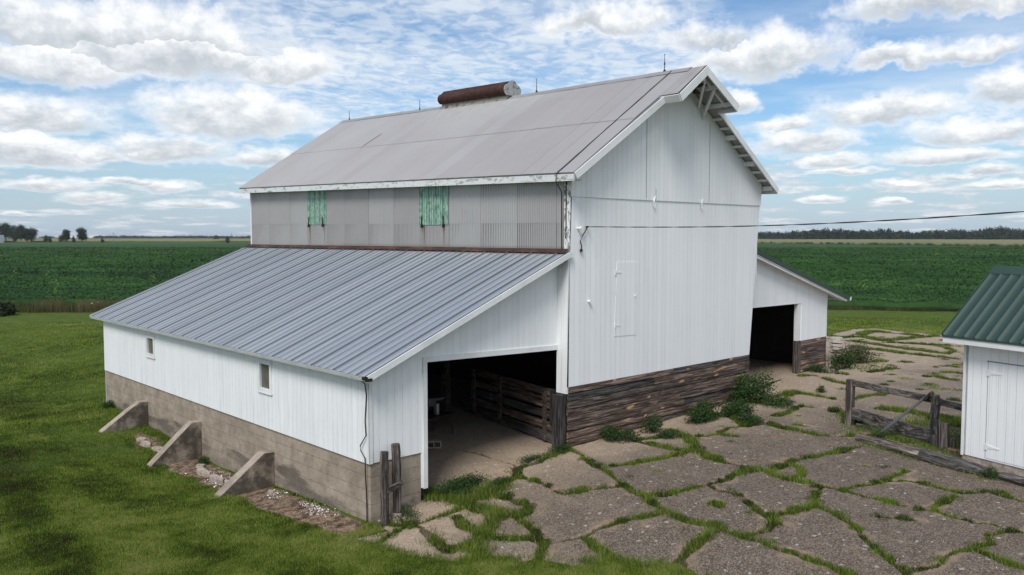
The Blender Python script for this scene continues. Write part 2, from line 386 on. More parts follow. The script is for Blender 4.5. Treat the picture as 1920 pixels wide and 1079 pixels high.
def conc(n):
    o = n.obj(); x, y, z = n.sep(o)
    a = n.noise(o, 1.6, 7., .68); f = n.noise(o, 26., 5., .7); b = n.noise(n.v('MULTIPLY', o, (1., .5, 2.)), .9, 5., .6)
    c = n.mix(n.step(a, .3, .7), (.275, .222, .170), (.46, .385, .305)); c = n.mix(n.step(n.noise(o, 5., 6., .75), .48, .68, 0., .6), c, (.19, .16, .13))
    c = n.mix(n.m('MULTIPLY', f, .35), c, (.17, .15, .125))
    # damp algae stain with an uneven edge above the soil
    lvl = n.m('ADD', n.m('MULTIPLY', n.m('SUBTRACT', b, .5), 1.5), -.42)
    s = n.m('MULTIPLY', n.step(n.m('SUBTRACT', lvl, z), -.07, .10), n.step(f, .3, .62, .6, 1.))
    c = n.mix(n.m('MULTIPLY', s, n.step(b, .42, .60, .25, .78)), c, (.055, .050, .045))
    c = n.mix(n.m('MULTIPLY', n.step(n.noise(o, 3.3, 6., .7), .62, .74), .5), c, (.50, .47, .43))
    ln = n.m('FRACT', n.m('DIVIDE', n.m('ADD', z, 2.02), .29)); l = n.step(n.m('ABSOLUTE', n.m('SUBTRACT', ln, .5)), .47, .495)
    c = n.mix(n.m('MULTIPLY', l, n.step(a, .40, .68, .0, .38)), c, (.10, .085, .07))
    return {'Base Color': c, 'Normal': n.bump(n.m('SUBTRACT', f, n.m('MULTIPLY', l, .8)), .012)}
M['conc'] = mat('board_formed_concrete', conc, .9)
def conc_b(n):
    o = n.obj(); x, y, z = n.sep(o); a = n.noise(o, 2.2, 6., .68); f = n.noise(o, 45., 5., .75)
    c = n.mix(n.step(a, .35, .65), (.25, .205, .165), (.42, .355, .29)); c = n.mix(n.m('MULTIPLY', n.step(f, .5, .62), .5), c, (.12, .105, .09))
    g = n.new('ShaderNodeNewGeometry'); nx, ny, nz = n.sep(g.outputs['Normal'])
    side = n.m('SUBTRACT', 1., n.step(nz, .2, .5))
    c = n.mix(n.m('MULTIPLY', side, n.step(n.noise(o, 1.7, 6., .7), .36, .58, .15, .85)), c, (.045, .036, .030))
    return {'Base Color': c, 'Normal': n.bump(f, .012)}
M['conc_b'] = mat('stained_buttress_concrete', conc_b, .9)
def rock(n):
    o = n.obj(); a = n.noise(o, 7., 6., .7); return {'Base Color': n.mix(n.step(a, .3, .7), (.22, .18, .145), (.45, .39, .33)), 'Normal': n.bump(a, .02)}
M['rock'] = mat('broken_concrete', rock, .9)
M['slabstone'] = mat('pale_stone_slab', lambda n: n.mix(n.noise(n.obj(), 5., 6., .7), (.28, .24, .20), (.52, .48, .43)), .9)
def greenroof(n):
    o = n.obj(); a = n.noise(o, 1.3, 5., .6); f = n.noise(o, 60., 2.)
    c = n.mix(a, (.022, .048, .038), (.036, .068, .055)); return n.mix(n.step(f, .76, .80), c, (.3, .3, .3))
M['greenroof'] = mat('green_enamelled_steel', greenroof, .42, 0., .5)
def glass(n):
    o = n.obj(); return {'Base Color': n.mix(n.noise(o, 7., 4.), (.07, .065, .055), (.17, .16, .14)), 'Roughness': .25}
M['pane'] = mat('dusty_window_pane', glass, .25, 0., .5)
M['pole'] = mat('grey_pole_wood', lambda n: (.22, .20, .18), .9)
M['wood_g'] = mat('grey_fence_wood', wood(1, 1.15, .2, .1), .85)
M['wood_y2'] = mat('dim_gate_planks', wood(1, .9, .9, .3), .9)
M['soffit'] = mat('grey_soffit_boards', lambda n: n.mix(n.noise(n.v('MULTIPLY', n.obj(), (2., 10., 2.)), 1., 5., .7), (.24, .24, .235), (.48, .48, .475)), .8)

# ------------------------------------------------------------------ corrugated sheet builder
def corrugated(name, corner, na, nb, pitch, amp, normal, m, parent, sheets, tiers=(0., 1.), seg=6, stain=None, both=True, lift=.006):
    TT = [random.random() for _ in sheets]; SEAM = random.uniform(.7, 1.2) if stain else 0
    """corner(a, b): a along the wave (0..1), b up the slope; sheets: list of a-boundaries; tiers: list of b-boundaries"""
    V = []; T = []; Sx = []; Fc = []; nv = Vector(normal)
    for ti in range(len(tiers)-1):
        for si in range(len(sheets)-1):
            a0, a1 = sheets[si], sheets[si+1]
            P0 = corner(a0, tiers[ti]); P1 = corner(a1, tiers[ti]); L = (P1-P0).length
            k = max(2, int(round(L/pitch*seg))); tt = TT[si]+random.uniform(-.12, .12); up = random.uniform(0, .4)*lift
            b0 = tiers[ti]-(.006 if ti else 0); b1 = tiers[ti+1]
            base = len(V)
            for j in range(nb+1):
                b = b0+(b1-b0)*j/nb
                for i in range(k+1):
                    a = a0+(a1-a0)*i/k
                    p = corner(a, b)
                    d = a*na*2*math.pi
                    off = amp*math.sin(d)+up+lift*(i/k)+lift*1.6*(1-j/nb)*(1 if ti or len(tiers) == 2 else .3)
                    q = p+nv*off
                    V.append(q); T.append(tt); Sx.append(max(.5*SEAM if i == k else 0, stain(q) if stain else 0))
            for j in range(nb):
                for i in range(k):
                    q = base+j*(k+1)+i; Fc.append((q, q+1, q+k+2, q+k+1))
    return nmesh(name, np.array([tuple(v) for v in V]), np.array(Fc), m, parent, {'tint': T, 'stain': Sx}, smooth=True)
# ================================================================== BARN
barn = thing('barn', (0, 0, 0), 'tall white board barn with grey corrugated gable roof and lean-to sheds on both sides', 'barn')
def V3(*a): return Vector(a)
ZE0, ZE1, ZR0, ZR1 = 6.85, 7.24, 9.97, 10.34
YF, YB = -.42, 17.63
def lerp(a, b, t): return a+(b-a)*t
sag = lambda a: -.05*math.sin(math.pi*a)**2
def roofL(a, b):     # a: front->back, b: eave->ridge
    y = lerp(YF, YB, a); return V3(lerp(-.31, 4.49, b), y, lerp(lerp(ZE0, ZE1, a), lerp(ZR0, ZR1, a), b)+sag(a)*b)
def roofR(a, b):
    y = lerp(YF, YB, a); return V3(lerp(9.29, 4.49, b), y, lerp(lerp(ZE0, ZE1, a), lerp(ZR0, ZR1, a), b)+sag(a)*b)
nL = V3(-.545, 0, .838); nR = V3(.545, 0, .838)
LEN = YB-YF
sh = [0.]
while sh[-1] < 1: sh.append(min(1., sh[-1]+random.choice((.61, .61, 1.2))/LEN))
def rstain(q):
    s = 0
    for y0, x0, ln in ((12.31, 2.0, .85),):
        if abs(q.y-y0-(q.x-x0)*0.0) < .05 and x0 < q.x < x0+ln: s = .9
    return s
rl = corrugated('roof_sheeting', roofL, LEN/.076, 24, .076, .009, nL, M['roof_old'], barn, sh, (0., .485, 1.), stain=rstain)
rl['label'] = 'grey corrugated sheeting of the near roof slope'
corrugated('roof_sheeting', roofR, LEN/.076, 2, .076, .009, nR, M['roof_old'], barn, [0., .5, 1.])['label'] = 'grey corrugated sheeting of the far roof slope'
# ridge cap
rc = MB()
for k in range(12):
    a0, a1 = k/12, (k+1)/12-.0005; j = random.uniform(0, .008)
    for f_, n_ in ((roofL, nL), (roofR, nR)):
        P = [f_(a0, .962)+n_*(.016+j), f_(a1, .962)+n_*(.016+j), f_(a1, 1.)+V3(0, 0, .028+j), f_(a0, 1.)+V3(0, 0, .028+j)]
        rc.add(P, [[0, 1, 2, 3]])
rcap = rc.build('ridge_cap', M['roof_old'], barn)
# roof deck and fascias (below the sheets)
dk = MB()
for f_, n_ in ((roofL, nL), (roofR, nR)):
    dk.ext([f_(0, .004)-n_*.022, f_(1, .004)-n_*.022, f_(1, .998)-n_*.022, f_(0, .998)-n_*.022], -n_*.03)
dk.build('roof_deck', M['soffit'], barn)
fe = MB(); fe.ext([roofL(0, 0)+V3(.01, 0, -.03), roofL(1, 0)+V3(.01, 0, -.03), roofL(1, 0)+V3(.01, 0, -.20), roofL(0, 0)+V3(.01, 0, -.20)], (.03, 0, 0))
fe.build('eave_fascia', M['peel_eave'], barn)
fe = MB(); fe.ext([roofR(0, 0)+V3(-.04, 0, -.03), roofR(1, 0)+V3(-.04, 0, -.03), roofR(1, 0)+V3(-.04, 0, -.18), roofR(0, 0)+V3(-.04, 0, -.18)], (.03, 0, 0))
fe.build('eave_fascia', M['trim'], barn)
sf = MB(); sf.ext([roofL(0, 0)+V3(.05, .02, -.16), roofL(1, 0)+V3(.05, -.02, -.16), roofL(1, 0)+V3(.31, -.02, -.16), roofL(0, 0)+V3(.31, .02, -.16)], (0, 0, -.02))
sf.build('soffit', M['soffit'], barn)
def rake(f_, n_, b0, b1, y, h=.17, t=.035, nm='rake_board', y2=None):
    a = (y-YF)/LEN; a2 = a if y2 is None else (y2-YF)/LEN; P = f_(a, b0)-n_*.012; Q = f_(a2, b1)-n_*.012
    m = MB(); m.ext([P, Q, Q-n_*h, P-n_*h], (0, -t, 0)); return m.build(nm, M['trim'], barn)
BH = .70   # slope fraction where the hay hood starts
rake(roofL, nL, 0, BH+.035, YF-.004, y2=YF-.12)
rake(roofR, nR, 0, BH-.0, YF-.004)
m = MB()
for k in range(2):
    y = YB+.004; f_, n_ = ((roofL, nL), (roofR, nR))[k]; P = f_(1, 0)-n_*.012; Q = f_(1, 1)-n_*.012; m.ext([P, Q, Q-n_*.16, P-n_*.16], (0, .035, 0))
m.build('rear_rake_board', M['trim'], barn)
# hood: the roof runs forward at the peak
def hood(f_, b, k, n_):  # k 0 at the normal edge, 1 at the hood's front
    p = f_(0, b); yf = lerp(-1.03, -.90, (b-BH)/(1-BH)); return V3(p.x, lerp(YF+.002, yf, k), p.z)
hl = corrugated('hood_sheeting', lambda a, b: hood(roofL, lerp(BH, 1, b), a, nL)+nL*.004, .55/.076, 3, .076, .009, nL, M['roof_old'], barn, [0., .55, 1.])
corrugated('hood_sheeting', lambda a, b: hood(roofR, lerp(BH, 1, b), a, nR)+nR*.004, .55/.076, 3, .076, .009, nR, M['roof_old'], barn, [0., 1.])
hb = MB()
for f_, n_ in ((roofL, nL), (roofR, nR)):
    hb.ext([hood(f_, BH, .02, n_)-n_*.024, hood(f_, BH, .97, n_)-n_*.024, hood(f_, .998, .97, n_)-n_*.024, hood(f_, .998, .02, n_)-n_*.024], -n_*.03)
hb.build('hood_deck', M['soffit'], barn)
for f_, n_ in ((roofL, nL), (roofR, nR)):
    m = MB(); P = hood(f_, BH, 1, n_)-n_*.012; Q = hood(f_, 1, 1, n_)-n_*.012
    m.ext([P, Q, Q-n_*.21, P-n_*.21], (0, -.035, 0)); m.build('hood_rake_board', M['trim'], barn)
    m = MB(); P = hood(f_, BH, 0, n_)-n_*.012; Q = hood(f_, BH, 1, n_)-n_*.012
    dn = (f_(0, 0)-f_(0, 1)).normalized()
    m.ext([P, Q, Q-n_*.20, P-n_*.20], dn*.035); m.build('hood_return_board', M['trim'], barn)
hs = MB()   # struts, track beam under the hood
for s_, f_ in ((-1, roofL), (1, roofR)):
    n_ = nL if s_ < 0 else nR
    for b in (.74, .87):
        p = hood(f_, b, .0, n_)-n_*.12; q = hood(f_, b, .95, n_)-n_*.12; hs.beam(p+V3(0, .42, 0), q, .09, .11)
    hs.beam(V3(4.49+s_*1.15, -.02, 8.75), V3(4.49+s_*.55, -.80, 9.42), .07, .09)
    a = hood(f_, .72, .5, n_)-n_*.085; c = hood(f_, .985, .5, n_)-n_*.085; hs.beam(a, c, .06, .09)
    hs.beam(V3(4.49+s_*.9, -.05, 9.02), V3(4.49+s_*.12, -.78, 9.62), .06, .08)
hs.beam(V3(4.49, .2, 9.66), V3(4.49, -.84, 9.64), .10, .14)
hs.build('hood_bracing', M['trim'], barn)
ht = MB(); ht.beam(V3(4.49, .1, 9.50), V3(4.49, -.80, 9.48), .05, .06)
for y in (-.25, -.6): ht.tube([V3(4.44, y, 9.50), V3(4.44, y, 9.34)], .02); ht.box(4.36, 4.53, y-.03, y+.03, 9.30, 9.36); ht.tube([V3(4.35, y, 9.28), V3(4.58, y, 9.28)], .045)
ht.build('hay_pulley', M['iron'], barn)
# look-out blocks under the far rake
for k, b in enumerate(np.linspace(.03, .64, 9)):
    p = roofR(.42/LEN, b)-nR*(.13); q = roofR(.02, b)-nR*.13; w_ = .12 if k % 3 == 0 else .05
    m = MB(); m.beam(V3(p.x, -.02, p.z), V3(q.x, YF+.05, p.z), w_, w_+.02); m.build('lookout', M['trim'], barn)
for k, b in enumerate(np.linspace(.05, .64, 9)):
    p = roofL(.42/LEN, b)-nL*(.13); m = MB(); m.beam(V3(p.x, -.02, p.z), V3(p.x, YF+.05, p.z), .07, .09); m.build('lookout', M['trim'], barn)
# gable wall
gw = MB(); WT = .10
def under(x, y=0.):   # underside of deck at x
    b = (x+.31)/4.8 if x < 4.49 else (9.29-x)/4.8; a = (y-YF)/LEN; return (roofL(a, b) if x < 4.49 else roofR(a, b)).z-.075
gw.ext([(-.06, 0, 1.555), (8.45, 0, 1.555), (8.93, 0, 6.31), (.06, 0, 6.31)], (0, WT, 0))
gw.build('gable_wall', M['white_x'], barn)
M['seam'] = mat('grey_board_gap', lambda n: (.16, .165, .17), .8)
gu = MB(); gu.ext([(.05, -.025, 6.30), (8.945, -.025, 6.30), (8.98, -.025, under(8.98)-.02), (4.49, -.025, under(4.49)-.02), (.07, -.025, under(.07)-.02)], (0, WT, 0))
gu.build('upper_gable_wall', M['white_x'], barn)
m = MB()
for x, z0, z1 in ((3.02, 6.35, 8.75), (6.02, 6.35, 8.65), (3.45, 6.34, 6.62)):
    m = MB(); m.box(x, x+.009, -.031, -.024, z0, z1); m.build('door_seam', M['seam'], barn)
for x in (3.37, 5.64):
    m = MB(); m.box(x-.035, x+.035, -.045, -.025, 6.14, 6.38); m.tube([(x-.02, -.055, 6.08), (x+.03, -.055, 6.16), (x-.03, -.055, 6.28), (x+.03, -.055, 6.42)], .014); m.box(x-.07, x+.07, -.043, -.025, 6.23, 6.26)
    m.build('door_hinge', M['white_x'], barn)
m = MB(); m.box(4.10, 4.22, -.034, -.024, 9.05, 9.32); m.build('pulley_slot', M['dark'], barn)
# peeling corner board on the side and skirting
m = MB(); m.ext([(-.012, .0, 4.95), (-.012, .16, 4.95), (-.012, .16, 6.66), (.055, .0, 6.66)], (.05, 0, 0)); m.build('corner_board', M['peel'], barn)
m = MB(); m.ext([(-.07, .0, 1.39), (-.07, .36, 1.39), (-.03, .36, 4.90), (-.03, 0, 4.92)], (.06, 0, 0)); m.build('corner_panel', M['white_y'], barn)
sk = MB(); z = 1.55; row = 0
while z > -.15:
    h = random.choice((.17, .19, .21, .2)); z0 = z-h; x = -.02; 
    while x < 8.44:
        L = random.uniform(2.2, 5.5); x1 = min(8.44, x+L); off = random.uniform(0, .035); g0 = gzf(x, 0)
        if x1-x > .1:
            e0 = random.uniform(-.008, .008); e1 = random.uniform(-.008, .008)
            sk.ext([(x+.004, -off, z0+.022+e0), (x1-.008, -off, z0+.022+e1), (x1-.004, -off, z-.002+e1), (x+.003, -off, z-.002+e0)], (0, .06, 0))
        x = x1
    z = z0; row += 1
sk.build('plank_skirting', M['wood_x'], barn)
m = MB(); m.box(-.02, 8.42, .065, .10, -.3, 1.54); m.build('skirting_backing', M['dark'], barn)
m = MB(); m.box(-.29, -.075, .02, .30, -.25, 1.375); m.build('corner_post', M['wood_z'], barn, bevel=.01)
# long side: corrugated sheets above lean-to
def sideP(a, b):
    y = lerp(17.2, .02, a); return V3(-.005, y, lerp(4.95, lerp(7.10, 6.72, a), b))
ys = [17.2, 15.68, 14.09, 12.8, 11.47, 10.34, 8.86, 7.46, 6.11, 4.72, 3.33, 1.86, .43, .17]
def a_of(y): return (17.2-y)/(17.2-.02)
RU = (12.62, 11.62, 5.88, 4.95)
def sstain(q):
    s = 0
    for i, y in enumerate(RU):
        zt = 5.78
        if q.z < zt: s = max(s, math.exp(-((q.y-y)/.035)**2)*(.3+.7*max(0, 1-(zt-q.z)/.75)))
    if q.z < 5.05: s = max(s, .25)
    return min(1, s)
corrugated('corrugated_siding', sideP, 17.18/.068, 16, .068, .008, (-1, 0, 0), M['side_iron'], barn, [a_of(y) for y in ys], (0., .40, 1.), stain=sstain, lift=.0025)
m = MB(); m.ext([(.0, .1, 4.9), (.0, 17.2, 4.9), (0, 17.2, 7.12), (0, .1, 6.74)], (.08, 0, 0)); m.build('side_wall_frame', M['dark'], barn)
m = MB(); m.box(-.02, .03, 17.2, 17.28, 4.6, 7.1); m.build('rear_corner_board', M['trim'], barn)
for y0, y1, zb, lab in ((12.8, 11.47, 5.74, 'green translucent panel nearer the far end'), (6.11, 4.72, 5.66, 'green translucent panel nearer the gable')):
    o = corrugated('skylight_panel', lambda a, b: V3(-.022, lerp(y0, y1, a), lerp(zb, sideP(a_of(y0), 1).z+.02, b)), abs(y1-y0)/.068, 6, .068, .010, (-1, 0, 0), M['green_sheet'], barn, [0., 1.], lift=.002)
    o['label'] = lab
    for y in (y0-.16, y1+.2):
        m = MB(); m.box(-.075, -.02, y-.022, y+.022, zb-.06, zb+.02); m.box(-.075, -.058, y-.015, y+.015, zb, zb+.26); m.tube([(-.07, y, zb-.03), (-.07, y, zb-.09)], .03)
        m.build('panel_bracket', M['iron'], o)
# hidden walls of the main block
m = MB(); m.ext([(8.98, .1, 4.0), (9.0, 17.2, 4.0), (9.0, 17.2, under(9, 17)-.03), (8.98, .1, under(8.98)-.03)], (-.08, 0, 0)); m.build('far_side_wall', M['white_y'], barn)
m = MB(); m.ext([(0, 17.1, -.4), (9, 17.1, -.4), (9, 17.1, under(9, 17)), (4.49, 17.1, under(4.49, 17)), (0, 17.1, under(0, 17))], (0, .1, 0)); m.build('rear_gable_wall', M['white_x'], barn)
m = MB(); m.box(4.2, 4.28, .2, 17.0, -.1, 4.8); m.box(0., 9., .3, 17.0, 4.70, 4.78); m.build('loft_floor_and_partition', M['dark'], barn)
for y in (4.9, 9., 13.): m = MB(); m.box(-.09, .09, y-.09, y+.09, -.2, 4.7); m.build('inside_post', M['wood_in'], barn)
# hatch door
ha = MB()
for x0, x1, z0, z1 in ((1.80, 1.815, 2.72, 4.68), (1.84, 2.84, 4.66, 4.675), (1.74, 2.7, 2.65, 2.665)): ha.box(x0, x1, -.006, .002, z0, z1)
hd = MB(); hd.ext([(1.745, -.009, 2.69), (2.66, -.009, 2.66), (2.77, -.009, 4.63), (1.84, -.009, 4.645)], (0, .010, 0)); hdo = hd.build('hatch_door', M['white_x'], barn)
for z in (4.36, 2.96):
    m = MB(); m.box(1.80, 2.0, -.018, -.009, z-.012, z+.016); m.box(1.75, 1.80, -.024, -.0, z-.06, z+.06); m.build('hinge', M['trim'], hdo)
m = MB(); m.tube([(2.60, -.009, 3.72), (2.60, -.03, 3.72)], .03); m.build('latch', M['trim'], hdo)
m = MB(); m.tube([(.72, .0, 3.67), (.72, -.06, 3.67)], .03); m.tube([(.72, -.06, 3.67), (.72, -.085, 3.67)], .042); m.build('insulator', M['trim'], barn)
m = MB(); m.tube([(.30, .0, 5.52), (.30, -.10, 5.52)], .03); m.tube([(.30, -.10, 5.52), (.30, -.16, 5.52)], .05); m.build('insulator', M['trim'], barn)
m = MB(); m.tube([(.62, .0, 5.56), (.62, -.08, 5.56)], .02); m.tube([(.62, -.06, 5.56), (.45, -.05, 5.35), (.36, -.04, 5.2), (.42, -.04, 5.08), (.40, -.04, 4.98)], .014); m.tube([(.40, -.04, 5.0), (.40, -.04, 4.93)], .035); m.build('service_wire_drop', M['iron'], barn)
# ------------------------------------------------ left lean-to
def leanP(a, b):      # a front->back
    lo = V3(lerp(-5.93, -5.86, a), lerp(.06, 17.95, a), lerp(2.50, 2.50, a)); hi = V3(-.0, lerp(-.06, 17.45, a), 4.965)
    return lo.lerp(hi, b)
nl = V3(-.385, 0, .923)
def lean_roof():
    V = []; T = []; DT = []; Fc = []; nr = 59
    for i in range(nr):
        big = i % 3 == 0; tt = random.random() if big else tt; base = len(V); h = .036 if big else .022; dw = .06 if big else .03; dd = 1. if big else .8
        prof = [(0, 0, 0), (.44, 0, 0), (.46, .005, .25), (.49, 0, 0), (.84-dw-.015, 0, 0), (.84-dw, 0, dd), (.84, h, dd), (.85, h, 0), (.91, h, 0), (.955, 0, 0), (1., 0, 0)]  # third value paints shade on the front riser of each rib
        for p, hh, d in prof:
            a = (i+p)/nr
            for b in (-.004, 1.): q = leanP(a, b)+nl*(hh+.004+(.003*(1-p) if big else 0)); V.append(tuple(q)); T.append(tt); DT.append(d)
        for k in range(len(prof)-1): q = base+2*k; Fc.append((q, q+2, q+3, q+1))
    return nmesh('lean_to_roof', V, Fc, M['galv'], barn, {'tint': T, 'dirt_and_shade': DT})
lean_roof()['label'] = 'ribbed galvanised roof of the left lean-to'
m = MB(); m.ext([leanP(.001, .0)-nl*.005, leanP(.999, .0)-nl*.005, leanP(.999, .998)-nl*.005, leanP(.001, .998)-nl*.005], -nl*.04); m.build('lean_to_deck', M['dark'], barn)
m = MB(); P, Q = leanP(0, 0)-nl*.01, leanP(0, 1)-nl*.01; m.ext([P, Q, Q-nl*.13, P-nl*.13], (0, -.035, 0)); m.build('rake_board', M['trim'], barn)
m = MB(); P, Q = leanP(0, 0), leanP(1, 0); m.ext([P-nl*.012, Q-nl*.012, Q-nl*.10, P-nl*.10], (-.025, 0, -.01)); m.build('eave_trim', M['trim'], barn)
m = MB(); m.box(-5.965, -5.90, -.0, .12, 2.43, 2.50); m.box(-5.93, -5.80, -.02, .06, 2.40, 2.46); m.build('rotten_eave_corner', M['iron'], barn)
m = MB(); m.ext([leanP(0, .0)+V3(.03, .04, -.06), leanP(1, .0)+V3(.03, -.04, -.06), V3(-5.64, 17.9, 2.52), V3(-5.64, .1, 2.52)], (0, 0, -.015)); m.build('soffit', M['trim'], barn)
fl = MB()
for k in range(9):
    a0, a1 = k/9, (k+1)/9; z = random.uniform(.042, .052)
    fl.add([leanP(a0, .962)+nl*z, leanP(a1, .962)+nl*z, leanP(a1, .998)+nl*(z+.012), leanP(a0, .998)+nl*(z+.012)], [[0, 1, 2, 3]])
fl.build('rusty_flashing', M['rust_light'], barn)
# lean-to walls
def lz(x): return leanP(.02, (x+5.93)/5.93).z-.07
m = MB(); m.ext([(-5.645, .36, .605), (-4.31, .36, .605), (-4.31, .36, -.18), (-4.17, .36, -.18), (-4.17, .36, 2.585), (-.035, .36, 2.475), (-.035, .36, lz(-.035)), (-5.645, .36, lz(-5.645))], (0, .09, 0))
m.build('lean_to_gable_wall', M['white_x'], barn)
m = MB(); m.ext([(-4.27, .325, -.2), (-4.16, .325, -.2), (-4.16, .325, 2.70), (-4.27, .325, 2.70)], (0, .034, 0)); m.ext([(-4.16, .325, 2.58), (-.02, .325, 2.47), (-.02, .325, 2.59), (-4.16, .325, 2.70)], (0, .034, 0)); m.build('opening_trim', M['trim'], barn)
def grid_wall(mb, us, vs, holes, P, inward):
    inn = Vector(inward)
    for i in range(len(us)-1):
        for j in range(len(vs)-1):
            uc = (us[i]+us[i+1])/2; vc = (vs[j]+vs[j+1])/2
            if any(h[0] < uc < h[1] and h[2] < vc < h[3] for h in holes): continue
            mb.ext([P(us[i], vs[j]), P(us[i+1], vs[j]), P(us[i+1], vs[j+1]), P(us[i], vs[j+1])], inn)
W1 = (12.30, 12.99, 1.56, 2.20); W2 = (4.60, 5.27, 1.50, 2.25)
def outer_faces(us, vs, holes, P):   # single skin, no internal faces
    Vs = [P(u, v) for u in us for v in vs]; nv = len(vs); Fc = []
    for i in range(len(us)-1):
        for j in range(nv-1):
            uc = (us[i]+us[i+1])/2; vc = (vs[j]+vs[j+1])/2
            if any(h[0] < uc < h[1] and h[2] < vc < h[3] for h in holes): continue
            Fc.append([i*nv+j, i*nv+j+1, (i+1)*nv+j+1, (i+1)*nv+j])
    return Vs, Fc
lw = MB(); us = [.36, 4.60, 5.27, 12.30, 12.99, 17.2]; vs = [.605, 1.50, 1.56, 2.20, 2.25, 2.47]
for xo in (-5.645, -5.56):
    a, b = outer_faces(us, vs, (W1, W2), lambda u, v: V3(xo, u, v)); lw.add(a, b)
lw.box(-5.645, -5.56, .361, 17.199, .59, .604)
lw.build('lean_to_side_wall', M['white_y'], barn)
for (y0, y1, z0, z1), lab in ((W1, 'small white framed window nearer the far end'), (W2, 'small white framed window nearer the front corner')):
    m = MB(); t = .08
    for a in ((y0-.03, y1+.03, z0-.03, z0+.07), (y0-.03, y1+.03, z1-.07, z1+.03), (y0-.03, y0+t, z0+.07, z1-.07), (y1-t, y1+.03, z0+.07, z1-.07)):
        m.box(-5.675, -5.55, a[0], a[1], a[2], a[3])
    wo = m.build('window', M['trim'], barn); wo['label'] = lab
    m = MB(); m.box(-5.685, -5.676, y0-.03, y1+.03, z0-.05, z0-.032); m.build('sill', M['trim'], wo)
    m = MB(); m.box(-5.62, -5.60, y0+t, y1-t, z0+.07, z1-.07); m.build('pane', M['pane'], wo)
m = MB(); m.box(-5.66, -5.646, .34, .44, .60, 2.42); m.box(-5.66, -5.57, .342, .357, .60, 2.42); m.build('corner_board', M['trim'], barn)
m = MB(); m.ext([(-5.6, 17.2, -1.), (0, 17.2, -1.), (0, 17.2, 4.8), (-5.6, 17.2, 2.45)], (0, .1, 0)); m.build('lean_to_rear_wall', M['white_x'], barn)
# inner skins so the inside stays dark
# concrete foundation
fo = MB(); fo.box(-5.61, -5.38, .385, 17.18, -1.35, .60); fo.box(-5.379, -4.31, .385, .60, -1.0, .60)
fo = fo.build('foundation', M['conc'], barn)
for y, zt in ((4.60, .05), (8.95, .09), (13.1, .06)):
    m = MB(); xf = -7.05; gzv = gzf(xf, y); 
    m.ext([(-5.612, y, -1.3), (-5.612, y, zt), (-5.88, y, zt+.01), (xf, y, gzv+.02), (xf, y, -1.3)], (0, .30, 0))
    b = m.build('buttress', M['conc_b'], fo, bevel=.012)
    b['label'] = {4.6: 'sloping concrete buttress nearest the front corner', 8.95: 'middle sloping concrete buttress', 13.1: 'sloping concrete buttress farthest from the front corner'}[y]
# wires
m = MB(); m.tube([(-5.93, .55, 2.44), (-5.80, .50, 2.40), (-5.70, .42, 2.28), (-5.68, .40, 2.05), (-5.69, .44, 1.5), (-5.685, .42, 1.2), (-5.70, .62, .95), (-5.70, .60, .85), (-5.69, .46, .72), (-5.675, .47, .35), (-5.65, .47, -.2), (-5.65, .47, -.9)], .013, 6)
m.build('ground_wire', M['iron'], barn)
m = MB()
pts = [roofL((.21-YF)/LEN, .99)+nL*.03]+[roofL((lerp(.21, .09, t)-YF)/LEN, lerp(.86, 0, t))+nL*(.02+.006*(k % 2)) for k, t in enumerate(np.linspace(0, 1, 14))]
pts += [V3(-.36, .10, 6.80), V3(-.34, .14, 6.66), V3(-.2, .16, 6.52), V3(-.07, .20, 6.42), V3(-.05, .22, 6.2), V3(-.05, .21, 5.0), V3(-.06, .2, 4.95)]
m.tube(pts, .012, 6); m.build('lightning_conductor', M['iron'], barn)
for y, h, lab in ((17.1, .40, 'thin lightning rod nearest the far end of the ridge'), (12.07, .42, 'thin lightning rod between far end and ventilator'), (5.67, .48, 'thin lightning rod just in front of the ventilator'), (.5, .52, 'lightning rod with a spiked vane near the gable')):
    z = roofL((y-YF)/LEN, 1).z; m = MB(); m.tube([(4.49, y, z), (4.49, y, z+h)], [.014, .007], 6); m.tube([(4.49, y, z+.0), (4.49, y, z+.07)], .035, 8)
    if y < 1: m.tube([(4.49, y, z+.20), (4.49, y, z+.28)], .02, 6); m.beam((4.45, y-.02, z+h-.03), (4.53, y+.02, z+h), .015, .015)
    m.build('lightning_rod', M['iron'], barn)['label'] = lab
# ventilator
M['curbm'] = mat('tan_sheet_curb', lambda n: n.mix(n.step(n.noise(n.obj(), 4., 5., .7), .5, .65), (.34, .32, .29), (.16, .09, .06)), .6, .2)
vx = 4.49; vz = 10.33
def vprof():
    P = []
    for cx_, cz_, r, a0, a1 in ((-.17, -.02, .17, 250, 100), (0, .10, .17, 150, 30), (.17, -.02, .17, 80, -70)):
        for t in np.linspace(0, 1, 9): a = R(lerp(a0, a1, t)); P.append((cx_+r*math.cos(a), cz_+r*math.sin(a)))
    return P
PR = vprof(); nP = len(PR); V = []; Fc = []; ny = 90; y0, y1 = 6.85, 10.50
for j in range(ny+1):
    y = lerp(y0, y1, j/ny); s_ = 1.08+.05*(j % 2); z_ = lerp(vz, vz+.10, j/ny)-.02
    for (a, b) in PR: V.append((vx+a*s_, y, z_+b*s_))
for j in range(ny):
    for i in range(nP):
        a = j*nP+i; b = j*nP+(i+1) % nP; Fc.append((a, b, b+nP, a+nP))
vt = nmesh('roof_ventilator', V, Fc, M['rust'], barn, {'tint': [0]*len(V)})
vt['label'] = 'rusty lobed tube ventilator on the ridge'
m = MB(); m.ext([(vx+a*1.16, y0-.03, vz-.02+b*1.16) for a, b in PR], (0, .03, 0)); m.build('end_cap', M['cap'], vt)
m = MB(); m.ext([(vx+a, y1+.001, vz+.08+b) for a, b in PR], (0, .02, 0)); m.build('end_cap', M['rust'], vt)
